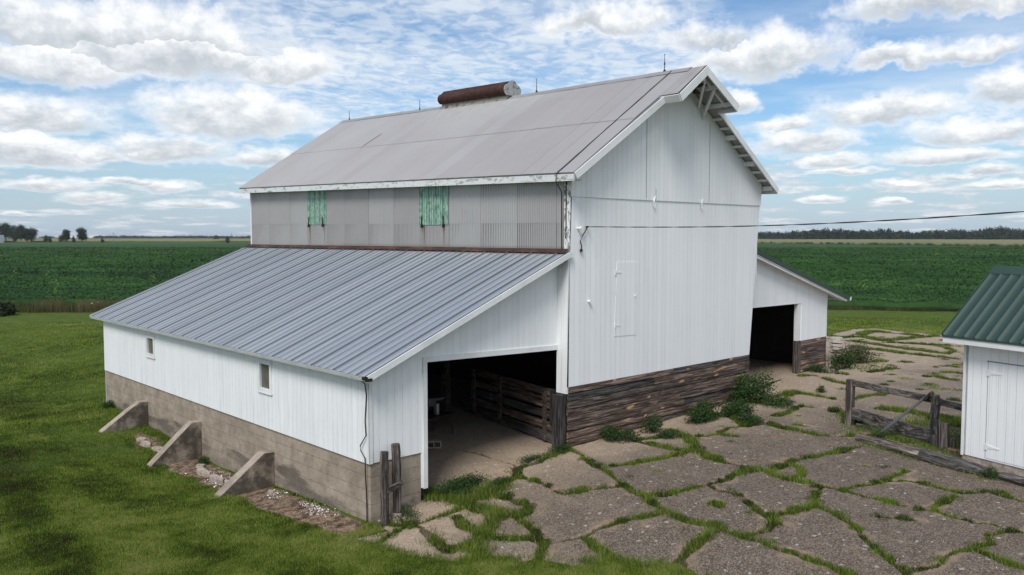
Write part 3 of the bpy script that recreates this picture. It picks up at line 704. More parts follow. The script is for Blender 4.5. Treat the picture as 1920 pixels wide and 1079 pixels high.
m = MB(); m.ext([(vx-.26, y0+.05, vz-.52), (vx+.26, y0+.05, vz-.52), (vx+.17, y0+.05, vz-.12), (vx-.17, y0+.05, vz-.12)], (0, y1-y0-.1, .08)); m.build('curb', M['curbm'], vt)
m = MB(); m.ext([(vx-.17, y0+.03, vz-.19), (vx+.17, y0+.03, vz-.19), (vx+.17, y0+.03, vz-.06), (vx-.17, y0+.03, vz-.06)], (0, y1-y0-.06, .08)); m.build('throat', M['cap'], vt)
# ------------------------------------------------ right lean-to
RY = .90
def rl_(a, b): 
    lo = V3(16.75, lerp(RY-.30, 17.3, a), 2.93); hi = V3(8.9, lerp(RY-.30, 17.3, a), 5.10); return lo.lerp(hi, b)
nr_ = V3(.266, 0, .964)
V = []; Fc = []; nn = 40
for i in range(nn+1):
    for dy, h in ((0, 0), (.08, .022), (.16, .022), (.24, 0)):
        a = (i+dy*0+dy)/nn if i < nn else 1.
        for b in (0., 1.): V.append(tuple(rl_(min(a, 1.), b)+nr_*h))
for i in range(len(V)//2-1): Fc.append((2*i, 2*i+2, 2*i+3, 2*i+1))
nmesh('lean_to_roof', V, Fc, M['greenroof'], barn)['label'] = 'green metal roof of the right lean-to'
m = MB(); m.ext([rl_(0, 0)-nr_*.004, rl_(1, 0)-nr_*.004, rl_(1, 1)-nr_*.004, rl_(0, 1)-nr_*.004], -nr_*.05); m.build('lean_to_deck', M['soffit'], barn)
m = MB(); m.ext([rl_(0, 0)+nr_*.03, rl_(0, 1)+nr_*.03, rl_(0, 1)-nr_*.10, rl_(0, 0)-nr_*.10], (0, -.03, 0)); m.build('green_rake_trim', M['greenroof'], barn)
m = MB(); m.ext([rl_(0, .02)-nr_*.105, rl_(0, 1)-nr_*.105, rl_(0, 1)-nr_*.23, rl_(0, .02)-nr_*.19], (0, .03, 0)); m.build('rake_board', M['trim'], barn)
m = MB(); m.ext([rl_(0, .02)-nr_*.15, rl_(0, 1)-nr_*.15, rl_(0, 1)+V3(0, .29, 0)-nr_*.15, rl_(0, .02)+V3(0, .29, 0)-nr_*.15], (0, 0, -.015)); m.build('soffit', M['trim'], barn)
m = MB(); p = rl_(0, 0); m.ext([(p.x, p.y-.03, p.z+.02), (p.x+.14, p.y-.03, p.z+.02), (p.x+.10, p.y-.03, p.z-.11), (p.x, p.y-.03, p.z-.11)], (0, 16.5, 0)); m.build('gutter', M['trim'], barn)
def rz(x): return rl_(0, (16.75-x)/7.85).z-.10
m = MB(); m.ext([(8.9, RY, 2.90), (13.52, RY, 2.87), (13.52, RY, 1.48), (15.48, RY, 1.48), (15.56, RY, rz(15.5)), (8.9, RY, rz(8.9))], (0, .09, 0)); m.build('lean_to_gable_wall', M['white_x'], barn)
m = MB(); m.box(13.28, 13.52, RY+.02, RY+.16, 1.49, 2.86); m.build('door_jamb', M['trim'], barn)
m = MB(); m.box(13.26, 13.53, RY-.01, RY+.17, .0, 1.48); m.build('door_post', M['wood_z'], barn)
sk = MB(); z = 1.47
while z > .1:
    sk.box(13.54, 15.42, RY-random.uniform(.0, .02), RY+.08, z-.17, z-.008); z -= .178
sk.build('plank_skirting', M['wood_x'], barn)
m = MB(); m.box(15.425, 15.50, RY+.0, 17., 0, 1.47); m.build('lean_to_side_wall', M['wood_y'], barn)
m = MB(); m.box(15.45, 15.53, RY+.002, 17., 1.48, rz(15.5)); m.build('lean_to_side_boards', M['white_y'], barn)
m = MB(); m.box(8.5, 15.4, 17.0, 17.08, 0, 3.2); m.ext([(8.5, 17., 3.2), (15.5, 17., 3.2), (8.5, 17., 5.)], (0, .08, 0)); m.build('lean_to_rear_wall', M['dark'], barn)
m = MB(); m.box(8.45, 8.52, .11, 17.0, -.1, 4.0); m.box(8.53, 15.35, 4.6, 4.68, 0, 2.9); m.ext([(8.53, 4.6, 2.9), (15.35, 4.6, 2.9), (8.53, 4.6, 4.9)], (0, .08, 0)); m.box(15.352, 15.42, 1.01, 16.9, 0, 2.95); m.box(8.6, 13.2, 1.0, 1.03, 2.95, 3.4); m.build('partition_and_added_dark_lining', M['dark'], barn)  # partition, plus dark sheets added so pale walls don't lighten the inside
m = MB(); 
for k, z in enumerate((.6, .95, 1.35)): m.box(9.6, 13.2, 3.9, 3.94, z, z+.18)
m.build('inner_rails', M['wood_in'], barn)
m = MB(); m.box(-5.55, -5.52, .47, 17.1, .0, 2.40); m.ext([(-5.5, .47, .62), (-4.3, .47, .62), (-4.3, .47, 2.62), (-.1, .47, 2.55), (-.1, .47, 4.6), (-5.5, .47, 2.4)], (0, .03, 0)); m.build('added_dark_lining', M['dark'], barn)  # dark sheets added over white inner walls to keep the inside dark
# ================================================================== GROUND
EDGE = [(-5.71, -.29), (-6.34, -.24), (-6.24, -.8), (-6.11, -1.54), (-5.88, -2.03), (-5.77, -2.56), (-5.51, -2.61), (-5.32, -2.75), (-5.02, -3.12), (-4.95, -3.45), (-4.63, -3.71), (-4.46, -4.19), (-4.21, -4.37),
        (-4.07, -4.65), (-3.85, -5.04), (-3.59, -5.41), (-3.42, -5.74), (-3.52, -6.1), (-3.6, -8.0), (-4.5, -14), (-5, -21.5), (14, -21.5), (30, -12), (33, -1), (29.8, .8), (30.11, 1.8), (30.19, 3.92), (30.69, 5.39), (29.45, 6.15), (27.16, 6.0), (25.18, 5.74), (22.5, 6.5), (19, 7.2), (16, 7), (15.4, 1.2), (13, 1.0), (9, .2), (0, .2), (-.3, .5), (-4.2, .5), (-5.5, .3)]
INNER = [(-5.5, .3), (0, .2), (15.4, .9), (15.4, 17), (-5.5, 17)]
CR = [[0.22,-4.57,0.78,-4.08,0.78,-3.88,0.21,-3.71,-0.17,-3.39,-0.44,-3.05,-0.61,-2.68,-0.45],[0.09,-2.68,-0.45,-2.19,-0.44,-1.86,-0.09,-1.47,-0.17,-0.72,-0.2,-0.15,-0.19],[0.05,-2.19,-0.44,-2.14,-0.93,-2.17,-1.4,-2.3,-1.95,-2.12,-2.24,-1.91,-2.31],[0.12,-3.05,-0.61,-3.16,-1.3,-3.07,-1.79,-3.35,-2.01,-3.62,-1.91,-3.65,-1.55,-3.76,-1.16,-3.88,-0.85],[0.13,-3.71,-0.17,-3.86,-0.65,-3.76,-1.16,-3.84,-1.57,-4.21,-1.86,-4.54,-1.97,-4.87,-2.09,-5.16,-2.08,-5.4,-1.96,-5.42,-1.58,-5.25,-1.13,-5.16,-0.75,-5.23,-0.36],[0.07,-5.23,-0.36,-5.57,-0.45,-6.09,-0.66],[0.08,-3.86,-0.65,-4.33,-0.62,-4.68,-0.55,-5.04,-0.5,-5.23,-0.36],[0.1,-4.32,-0.86,-4.53,-1.29,-4.57,-1.73,-4.54,-1.97],[0.1,-3.62,-1.91,-3.76,-2.43,-3.89,-2.82,-4.06,-2.95,-4.29,-2.62,-4.58,-2.2,-4.87,-2.09],[0.09,-4.05,-2.97,-4.08,-3.28,-4.37,-3.4,-4.65,-3.6],[0.03,-4.08,-3.28,-3.74,-3.52,-3.44,-3.68],[0.14,-5.43,0.21,-5.4,-0.15,-5.23,-0.36],[0.1,-5.09,0.43,-5.11,0.03,-5.23,-0.36],[0.16,-4.87,-2.09,-5.16,-2.43,-5.24,-2.84],[0.02,-1.73,2.03,-1.66,1.23,-1.71,0.51,-1.83,-0.06],[0.06,-2.26,-2.02,-1.88,-2.23,-1.39,-2.71,-1.25,-2.78],[0.07,-0.14,-0.03,-0.22,-0.62,-0.6,-1.28,-0.76,-1.82,-0.98,-2.23,-1.25,-2.78,-1.42,-3.16,-1.4,-3.55,-1.67,-3.95,-1.83,-4.36,-1.92,-4.75,-1.91,-5.15,-1.79,-5.42,-1.9,-5.73,-1.9,-6.08,-1.93,-6.48,-1.92,-6.9,-1.97,-7.24],[0.06,-0.42,-1.79,0.05,-1.98,0.49,-2.09,0.93,-2.21,1.51,-2.31,1.92,-2.4,1.94,-2.75,1.64,-3.24,1.64,-3.68,1.6,-4.08,1.73,-4.36],[0.08,1.73,-4.36,1.25,-4.16,0.59,-4.18,-0.09,-4.17,-0.61,-3.98,-1.1,-3.84,-1.31,-3.55],[0.07,-0.09,-4.17,-0.3,-4.56,-0.16,-4.84,-0.36,-5.2,-0.64,-5.65,-0.83,-6.03,-0.98,-6.23,-1.35,-6.31,-1.64,-6.19,-1.9,-6.08],[0.05,-0.71,-6.07,-0.43,-6.19,-0.01,-6.21],[0.06,-3.82,-3.48,-3.57,-3.68,-3.16,-3.74,-2.79,-3.82,-2.34,-4.02,-1.88,-4.29],[0.09,-3.57,-3.68,-3.71,-4.18,-3.86,-4.62,-3.84,-4.9,-3.84,-5.21,-3.77,-5.54],[0.09,-2.01,-5.56,-2.41,-5.6,-2.87,-5.59,-3.27,-5.66,-3.62,-5.96],[0.04,1.82,-3.57,2.31,-3.92,2.5,-4.27,2.51,-4.59,3.08,-4.58],[0.08,2.51,-4.59,1.65,-4.56,1.43,-4.87,1.45,-5.29,1.38,-5.48],[0.1,-0.92,-4.76,-0.94,-5.06],[0.06,2.82,-4.46,3.16,-4.66,3.7,-4.77,4.33,-4.98,5.2,-5.09],[0.06,2.72,-4.51,2.28,-5.06,1.92,-5.24,1.39,-5.23],[0.05,1.39,-5.23,1.51,-5.61,1.47,-5.94,1.49,-6.32,1.51,-6.69,1.49,-7.12,1.46,-7.63],[0.05,1.49,-6.32,1.96,-6.43,2.35,-6.59,2.83,-6.71,3.34,-6.72,3.84,-6.71],[0.05,2.83,-6.71,3.09,-6.98,3.12,-7.39,3.03,-7.78,3.0,-8.11,3.25,-8.25,3.58,-8.48,3.4,-8.86,3.29,-9.19],[0.06,1.44,-5.9,0.87,-6.05,0.26,-6.36,-0.25,-6.28,-0.48,-6.24],[0.07,0.26,-6.36,0.15,-6.78,-0.09,-7.14,-0.32,-7.47,-0.69,-7.77,-1.0,-8.13,-1.26,-8.5,-1.46,-8.82,-1.53,-8.93],[0.05,2.79,-8.11,2.21,-8.07,1.73,-8.0,1.37,-7.85],[0.06,1.37,-7.85,1.59,-8.17,1.47,-8.56,1.43,-8.9,1.54,-9.19,1.41,-9.51,1.49,-9.68],[0.05,0.49,-7.49,0.71,-7.81,0.82,-8.11],[0.05,1.41,-9.51,0.94,-9.22,0.54,-9.43,0.27,-9.33,-0.04,-9.27,-0.52,-9.09,-0.91,-9.09,-1.17,-8.99,-1.45,-8.84],[0.05,0.08,-9.39,-0.07,-9.71,-0.18,-9.97,-0.21,-10.15],[0.07,-1.94,-7.03,-2.0,-7.42,-2.02,-7.77,-2.04,-8.1,-2.06,-8.21],[0.04,3.68,-5.83,3.51,-6.08],[0.09,1.72,-0.71,1.74,-1.24,1.71,-1.72,1.78,-2.11,1.92,-2.41],[0.1,1.72,-0.71,2.46,-0.94,3.3,-0.71],[0.12,3.3,-0.71,3.04,-1.37,2.58,-1.95,1.92,-2.41,1.79,-2.75,1.69,-3.25],[0.06,3.17,-1.7,3.72,-1.94,4.58,-1.73,5.0,-2.0,5.74,-1.79],[0.05,3.72,-1.94,3.87,-2.47],[0.09,5.74,-1.79,5.76,-2.23,5.49,-2.75,5.52,-3.16],[0.12,5.0,-2.0,5.63,-1.23,5.71,-0.65],[0.09,6.62,-1.89,7.32,-1.97,8.32,-1.83],[0.14,7.98,-0.71,8.7,-0.93,9.68,-0.82,10.18,-0.85],[0.12,5.15,-1.92,5.71,-2.14,5.56,-2.76,5.51,-3.28,5.39,-3.87,5.6,-4.28,6.08,-4.63,6.51,-4.93,6.47,-5.41,6.32,-5.76],[0.1,6.64,-1.91,7.18,-2.06,8.23,-1.8,8.39,-2.21],[0.14,7.64,-0.42,8.64,-0.45,9.38,-0.66,9.97,-0.67],[0.08,9.97,-0.67,10.04,-1.29,9.92,-1.99,9.99,-2.57,10.82,-2.57,11.4,-2.84,12.09,-2.93,12.24,-3.36,11.85,-4.05,12.25,-4.68,12.32,-5.0],[0.09,12.93,0.64,13.37,0.22,12.8,-0.59,12.57,-1.33,12.73,-1.79,12.43,-2.4,12.29,-2.85],[0.1,14.43,-0.07,14.47,-0.45],[0.1,15.63,0.69,15.51,0.03],[0.09,22.13,3.04,21.89,2.17,21.89,1.37,21.63,0.35,21.53,-0.52,21.54,-1.46,21.54,-1.91],[0.16,25.9,4.72,26.23,4.08,25.45,2.87,26.56,2.47,28.18,2.25,29.36,1.82],[0.1,24.23,4.01,23.94,3.07,23.48,1.77,23.25,0.63,22.87,-0.32,22.64,-1.08,23.99,-0.85,25.51,0.44,25.36,1.44,24.78,2.59],[0.16,27.04,4.69,29.03,5.0,28.94,4.34,29.09,3.48,28.83,2.32],[0.12,18.27,0.28,18.58,-0.02],[0.14,15.62,-0.82,16.94,-0.93,17.17,-1.15],[0.09,19.05,-0.67,19.29,-0.9],[0.12,19.16,-2.02,19.23,-2.69],[0.08,15.99,-2.58,16.37,-2.93,15.96,-3.39,16.14,-3.72],[0.12,17.53,-2.6,17.61,-3.23],[0.15,9.56,-3.63,9.61,-4.13,9.65,-4.62,9.71,-5.12,8.98,-5.45],[0.22,10.07,-5.24,8.85,-6.1],[0.14,8.68,-2.74,8.12,-3.29,7.25,-3.83,7.31,-4.1],[0.1,25.51,0.44,25.87,-0.47],[0.14,26.11,6.27,24.8,4.76,25.86,4.76],[0.09,6.13,-2.81,6.1,-3.17]]
cache_seg = []
for r in CR:
    w = r[0]; p = r[1:]
    for i in range(0, len(p)-2, 2): cache_seg.append((p[i], p[i+1], p[i+2], p[i+3], w))
def crackdist(x, y):
    """signed distance to the cracks: negative inside a crack"""
    xw = x+.05*fbm(x, y, 3.1, 3, 5); yw = y+.05*fbm(x, y, 3.1, 3, 9)
    d = np.full(x.shape, 9.); WN = np.clip(.95+.55*fbm(x, y, 1.4, 3, 71), .3, 1.7)
    for (a, b, c, e, w) in cache_seg:
        sel = (x > min(a, c)-1.2) & (x < max(a, c)+1.2) & (y > min(b, e)-1.2) & (y < max(b, e)+1.2)
        if sel.any():
            q = segdist(xw[sel], yw[sel], a, b, c, e)-w*WN[sel]; d[sel] = np.minimum(d[sel], q)
    return d
def onpave(x, y):
    xw = x+.09*fbm(x, y, 1.6, 3, 31); yw = y+.09*fbm(x, y, 1.6, 3, 37)
    return pip(xw, yw, EDGE) | pip(x, y, INNER)
def geo(a, b, s0, r):
    o = [a]; s = s0
    while o[-1] < b: o.append(o[-1]+s); s *= r
    return o
# pavement
xs = np.concatenate([np.arange(-7, 12, .045), np.arange(12, 34, .13)]); ys = np.concatenate([np.arange(-21.6, -12, .3), np.arange(-12, 1.4, .045), np.arange(1.4, 17.3, .12)])
X, Y = np.meshgrid(xs, ys, indexing='ij'); X = X.ravel(); Y = Y.ravel()
cd = crackdist(X, Y); inside = onpave(X, Y)
dedge = np.full(X.shape, 9.)
for i in range(18): a, b = EDGE[i], EDGE[i+1]; dedge = np.minimum(dedge, segdist(X, Y, *a, *b))
cm = 1-sstep(cd, -.03, .03)
Z = gz(X, Y)+.012*fbm(X, Y, .8, 3, 50)-.03*cm+.006*fbm(X, Y, 5., 2, 60)
Z = Z+.02*np.exp(-np.clip(cd, 0, 9)/.35)*(1-cm)*(Y < .3)
nx, ny = len(xs), len(ys)
I = np.arange(nx*ny).reshape(nx, ny); Fq = np.stack([I[:-1, :-1], I[1:, :-1], I[1:, 1:], I[:-1, 1:]], -1).reshape(-1, 4)
keep = inside[Fq].all(1); Fq = Fq[keep]
u, inv = np.unique(Fq, return_inverse=True); Fq = inv.reshape(-1, 4)
pale = np.exp(-np.clip(-Y-.0, 0, 30)/1.7)+.30*sstep(X, 3, 12)+.35*(1-sstep(X, -5.6, -3.2))
pale = np.where(Y > .1, np.where(X < .5, .85, 1.), pale)
def pave(n):
    o = n.obj(); cr = n.attr('crack'); pl = n.attr('pale')
    big = n.noise(o, .55, 5., .6); mid = n.noise(o, 3.2, 6., .7); fine = n.noise(o, 55., 3., .7)
    ag = n.vor(o, 50.); agv, _, _ = n.sep(ag); ag2, _, _ = n.sep(n.vor(o, 17.))
    f = n.step(n.m('ADD', pl, n.m('MULTIPLY', n.m('SUBTRACT', big, .5), 1.1)), .05, .95)
    c = n.mix(f, (.110, .084, .064), (.38, .295, .215))
    c = n.mix(n.m('MULTIPLY', n.step(mid, .42, .68), .42), c, (.195, .158, .128))
    c = n.mix(n.m('MULTIPLY', n.step(mid, .28, .42, 1., 0.), .4), c, (.045, .040, .037))
    ks = n.m('MULTIPLY_ADD', f, -.45, 1.); c = n.mix(n.m('MULTIPLY', ks, n.step(agv, .64, .92, 0., .62)), c, (.33, .27, .215))
    c = n.mix(n.m('MULTIPLY', ks, n.step(agv, .36, .08, 0., .72)), c, (.034, .028, .023))
    c = n.mix(n.step(n.noise(o, 1.3, 6., .72), .56, .70, 0., .45), c, (.30, .215, .145))
    c = n.mix(n.step(ag2, .985, .992, 0., .5), c, (.55, .52, .48))
    # sandy silt beside the cracks, soil inside them
    e = n.m('ADD', cr, n.m('MULTIPLY', n.m('SUBTRACT', mid, .5), .28))
    sn = n.noise(o, .9, 5., .65); silt = n.m('MULTIPLY', n.step(e, n.m('MULTIPLY', n.step(sn, .42, .66), .34), -.03), n.step(sn, .36, .66, .12, .85))
    c = n.mix(silt, c, n.mix(fine, (.19, .13, .088), (.37, .28, .20)))
    c = n.mix(n.step(n.m('ADD', cr, n.m('MULTIPLY', n.m('SUBTRACT', mid, .5), .10)), .012, -.012), c, n.mix(mid, (.05, .034, .024), (.17, .12, .085)))
    h = n.m('ADD', n.m('MULTIPLY', agv, .5), mid)
    return {'Base Color': c, 'Normal': n.bump(h, .014, .8)}
pv = nmesh('pavement', np.stack([X, Y, Z], 1)[u], Fq, mat('exposed_aggregate_slabs', pave, .9), None, {'crack': np.clip(cd, -1, 1)[u], 'pale': pale[u]}, smooth=True)
kind(pv, 'structure', 'cracked exposed aggregate yard slabs with grass in the joints', 'pavement')
# lawn / earth sheet reaching the horizon
gx = geo(0, 6500, .22, 1.035); xs = np.array([-v for v in gx[::-1]]+list(gx[1:]))
X, Y = np.meshgrid(xs, xs+2., indexing='ij'); X = X.ravel()-3; Y = Y.ravel()
def dirtmask(x, y):
    n_ = fbm(x, y, 1.7, 3, 77)
    a = sstep(x, -7.25, -6.75)*(1-sstep(x, -5.7, -5.5))*(1-sstep(y, 9.4, 11.0))*sstep(y, -.1, .5)
    a = np.maximum(a*(np.clip(1-(np.abs(x+6.15)-.15)/.85, 0, 1)), np.exp(-((x+6.35)/.45)**2-((y-3.0)/2.4)**2)*1.2)
    a = np.maximum(a, np.exp(-((x+6.2)/.45)**2-((y-11.3)/1.2)**2)*.9)
    return np.clip(sstep(a+.22*n_, .38, .62), 0, 1)
def darkband(x, y):
    d = np.full(np.shape(x), 9.)
    for a, b in (((-9.6, 14.5), (-10.1, 11.)), ((-10.1, 11.), (-10.5, 7.4)), ((-10.5, 7.4), (-10.75, 4.3)), ((-10.75, 4.3), (-10.95, 1.4)), ((-10.95, 1.4), (-11.1, -4))): d = np.minimum(d, segdist(x, y, *a, *b))
    d2 = np.full(np.shape(x), 9.)
    for a, b in (((-8., 21.), (-8.6, 12.)), ((-8.6, 12.), (-8.9, 3.)), ((-8.9, 3.), (-7.6, -6.)), ((-10, 34.), (-8, 21))): d2 = np.minimum(d2, segdist(x, y, *a, *b))
    return np.clip(1.15*np.exp(-(d/.5)**2)+.4*np.exp(-(d2/.45)**2), 0, 1)
inp = onpave(X, Y)
Zg = gz(X, Y)+np.where(np.hypot(X, Y) < 60, .02*fbm(X, Y, .5, 3, 90), 0)-np.where(inp, .10, .0)
n_ = len(xs); I = np.arange(n_*n_).reshape(n_, n_); Fq = np.stack([I[:-1, :-1], I[1:, :-1], I[1:, 1:], I[:-1, 1:]], -1).reshape(-1, 4)
def lawn(n):
    o = n.obj(); d = n.attr('dirt_and_shade'); dk = n.attr('dark')
    big = n.noise(o, .28, 4., .6); mid = n.noise(o, 1.5, 5., .65); fine = n.noise(o, 24., 5., .75)
    st = n.noise(n.v('MULTIPLY', o, (.9, .12, 1.)), 1., 3., .5)
    c = n.mix(n.step(mid, .3, .7), (.078, .118, .014), (.150, .205, .026))
    c = n.mix(n.step(big, .35, .65, 0., .5), c, (.13, .165, .045))
    c = n.mix(n.m('MULTIPLY', n.step(st, .4, .65), .3), c, (.07, .125, .02))
    c = n.mix(n.m('MULTIPLY', dk, .45), c, (.022, .050, .010))
    c = n.mix(n.step(fine, .40, .60, .0, .75), c, (.016, .030, .006))
    c = n.mix(n.step(n.m('ADD', d, n.m('MULTIPLY', n.m('SUBTRACT', mid, .5), .5)), .35, .6), c, n.mix(n.step(n.m('ADD', fine, n.m('MULTIPLY', n.m('SUBTRACT', n.noise(o, 5., 6., .75), .5), 1.2)), .3, .72), (.055, .036, .026), (.34, .25, .175)))
    return {'Base Color': c, 'Normal': n.bump(n.m('ADD', fine, mid), .05, .8)}
gr = nmesh('ground', np.stack([X, Y, Zg], 1), Fq, mat('mown_lawn_and_soil', lawn, .95, 0., .1), None, {'dirt_and_shade': np.maximum(dirtmask(X, Y), inp), 'dark': darkband(X, Y)}, smooth=True)
kind(gr, 'structure', 'mown green lawn with bare soil by the foundation', 'ground')
# ------------------------------------------------------------------ grass blades
def blades(name, x, y, h, w, tint, m, lean=.45, z=None):
    k = len(x); z = gz(x, y)-.01 if z is None else z
    a = rng.random(k)*2*math.pi; ca, sa = np.cos(a), np.sin(a); b = rng.random(k)*2*math.pi; l = h*lean*rng.random(k)
    P0 = np.stack([x-ca*w/2, y-sa*w/2, z], 1); P1 = np.stack([x+ca*w/2, y+sa*w/2, z], 1)
    P2 = np.stack([x+np.cos(b)*l, y+np.sin(b)*l, z+h], 1)
    V = np.stack([P0, P1, P2], 1).reshape(-1, 3); Fc = np.arange(3*k).reshape(-1, 3)
    return nmesh(name, V, Fc, m, None, {'tint': np.repeat(tint, 3)})
def grassm(cols, transl=.25):
    def fn(n):
        t = n.attr('tint'); c = n.ramp(t, cols); return c
    m = mat('grass_blades', fn, .6, 0., .2)
    t = m.node_tree; b = t.nodes['Principled BSDF']; tr = t.nodes.new('ShaderNodeBsdfTranslucent'); mx = t.nodes.new('ShaderNodeMixShader')
    mx.inputs[0].default_value = transl; out = [q for q in t.nodes if q.type == 'OUTPUT_MATERIAL'][0]
    src = b.inputs['Base Color'].links[0].from_socket; t.links.new(src, tr.inputs['Color'])
    t.links.new(b.outputs[0], mx.inputs[1]); t.links.new(tr.outputs[0], mx.inputs[2]); t.links.new(mx.outputs[0], out.inputs['Surface']); return m
MG = grassm([(0., (.05, .038, .016)), (.10, (.022, .042, .007)), (.28, (.046, .082, .010)), (.50, (.115, .180, .018)), (.75, (.185, .265, .032)), (.92, (.30, .33, .085)), (1., (.32, .28, .14))])
MW = grassm([(0., (.014, .034, .010)), (.5, (.030, .066, .017)), (.85, (.052, .095, .025)), (1., (.09, .12, .04))])
Cx, Cy = CAM[0], CAM[1]; fwx, fwy = math.sin(YAW), math.cos(YAW)
def viewmask(x, y, m_=1.15, far=1e9):
    dx, dy = x-Cx, y-Cy; f = dx*fwx+dy*fwy; s = dx*fwy-dy*fwx
    return (f > 9) & (f < far) & (np.abs(s) < f*.62*m_+1.5)
k = 4900000; f = 10.5/(1-rng.random(k)*(1-10.5/52.)); s = (rng.random(k)*2-1)*f*.88      # density falls off with distance
x = Cx+f*fwx+s*fwy; y = Cy+f*fwy-s*fwx
ok = ((x < -5.2) | (y < -1.) | (x > 14) | (y > 17)) & ~onpave(x, y) & ((x < -5.66) | (y < .2) | (x > 15.7)| (y > 17.4)) & (rng.random(k) > dirtmask(x, y)*1.0) & ~((x > 4.4) & (x < 9) & (y < -6.) & (y > -14)) & ((x+y)/1.41421 < 39.5)
x, y, f = x[ok], y[ok], f[ok]
dark = darkband(x, y); pn = fbm(x, y, .9, 3, 12); pf = fbm(x, y, .25, 2, 14)
t = np.clip(.56+.26*pn+.20*pf-.36*dark+rng.normal(0, .24, len(x))+.12*fbm(x, y, 5.5, 2, 19)+.12*fbm(x, y, 2.2, 2, 29), .02, .95); dead = rng.random(len(x)) < .02; t[dead] = 1.
near_d = dirtmask(x+.3, y)+dirtmask(x-.35, y)
h = (.035+.035*rng.random(len(x)))*(1+.3*pn)*(1+.5*(near_d > .5)); w = .0065+.00055*f
sc_ = 1+.025*(f-14).clip(0)
ok = rng.random(len(x)) < 1/(sc_**1.0)
o = blades('lawn_grass', x[ok], y[ok], (h*sc_**.3)[ok], (w)[ok], t[ok], MG)
kind(o, 'stuff', 'short mown lawn grass', 'grass')
# grass in the joints
x = []; y = []; hh = []; tt = []
for r in CR:
    w = r[0]; p = r[1:]
    for i in range(0, len(p)-2, 2):
        a, b, c, e = p[i:i+4]; L = math.hypot(c-a, e-b); dist = math.hypot((a+c)/2-Cx, (b+e)/2-Cy)
        dn = 4200 if w >= .045 else 500
        n_ = int((L+.1)*(w*1.7+.02)*2*dn*min(1.5, (18/dist)**1.1))
        q = rng.random(n_)*(1.06)-.03; off = rng.normal(0, .72, n_)*w*(1+.35*np.sin(q*L*4))
        nx_, ny_ = -(e-b)/(L+1e-6), (c-a)/(L+1e-6); px = a+(c-a)*q+nx_*off; py = b+(e-b)*q+ny_*off
        den = fbm(px, py, 1.3, 3, 21); keep = rng.random(n_) < np.clip(.60+1.0*den, .03, 1)
        x += [px[keep]]; y += [py[keep]]; hh += [(.035+.115*rng.random(keep.sum())**1.5*np.clip(.6+w*5, .7, 1.6)*np.clip(.8+.5*den[keep], .3, 1.6))]; tt += [np.clip(.34+.28*den[keep]+rng.normal(0, .2, keep.sum()), .02, .94)]
x, y, hh, tt = map(np.concatenate, (x, y, hh, tt)); dead = rng.random(len(x)) < .13; tt[dead] = rng.uniform(.94, 1., dead.sum())
ds = np.hypot(x-Cx, y-Cy)
ok = ~((x > 0) & (x < 8.4) & (y > -.02)) & ~((x > -5.7) & (x < -4.1) & (y > .33))
kind(blades('joint_grass', x[ok], y[ok], hh[ok], (.006+.0005*ds)[ok], tt[ok], MG, .8, z=(gz(x, y)-.03)[ok]), 'stuff', 'green grass growing in the joints between the yard slabs', 'grass')
# clumps of taller grass and scattered tufts
px = []; py = []; ph = []
for (a, b, c, e, w) in cache_seg:
    if w < .045: continue
    for _ in range(int(math.hypot(c-a, e-b)*3.2+.5)):
        q = rng.random(); px.append(a+(c-a)*q+rng.normal(0, w*.5)); py.append(b+(e-b)*q+rng.normal(0, w*.5)); ph.append(rng.uniform(.05, .17))
for _ in range(150):
    px.append(rng.uniform(11, 30)); py.append(rng.uniform(-6, 5.5)); ph.append(rng.uniform(.04, .10))
for _ in range(40):
    px.append(rng.uniform(-3, 9)); py.append(rng.uniform(-9, -1)); ph.append(rng.uniform(.03, .08))
px, py, ph = map(np.array, (px, py, ph)); ok = ((py < -.05) | (px > 15.6)) & onpave(px, py); px, py, ph = px[ok], py[ok], ph[ok]
kk = 170; i_ = np.repeat(np.arange(len(px)), kk); a_ = rng.random(len(i_))*6.2832; r_ = rng.random(len(i_))**.6; rx = np.repeat(rng.uniform(.08, .24, len(px))*(1+.5*(px > 11)), kk)
x = px[i_]+np.cos(a_)*r_*rx; y = py[i_]+np.sin(a_)*r_*rx; hh = ph[i_]*(.4+.7*rng.random(len(i_)))*(1-.5*r_); tt = np.clip(np.repeat(rng.uniform(.12, .62, len(px)), kk)+rng.normal(0, .16, len(i_)), .05, .95)
ok = ~((x > -.1) & (x < 8.45) & (y > -.05)); x, y, hh, tt = x[ok], y[ok], hh[ok], tt[ok]
kind(blades('joint_grass', x, y, hh, .007+.0006*np.hypot(x-Cx, y-Cy), tt, MG, .9), 'stuff', 'taller grass clumps standing in the slab joints', 'grass')
# fringe of longer grass along the pavement's lawn edge, fence foot and shed
x = []; y = []
for (a, b, n_, w) in [((EDGE[i]), (EDGE[i+1]), 900, .10) for i in range(0, 18)]+[((6.9, -4.3), (6.2, -7.2), 1800, .28), ((5.35, -5.0), (4.5, -8.3), 260, .10), ((8.4, -5.2), (7.6, -8), 3000, .7), ((7.5, -3.4), (7.0, -4.4), 900, .2), ((-5.7, 10.6), (-5.9, 17), 1500, .16), ((16, -.4), (18, 1.4), 900, .6)]:
    L = math.hypot(b[0]-a[0], b[1]-a[1]); n_ = int(n_*max(L, .5)); q = rng.random(n_); x.append(a[0]+(b[0]-a[0])*q+rng.normal(0, w, n_)); y.append(a[1]+(b[1]-a[1])*q+rng.normal(0, w, n_))
x, y = map(np.concatenate, (x, y)); den = fbm(x, y, 1.1, 3, 23); ok = (rng.random(len(x)) < np.clip(.5+.8*den, 0, 1)); x, y = x[ok], y[ok]
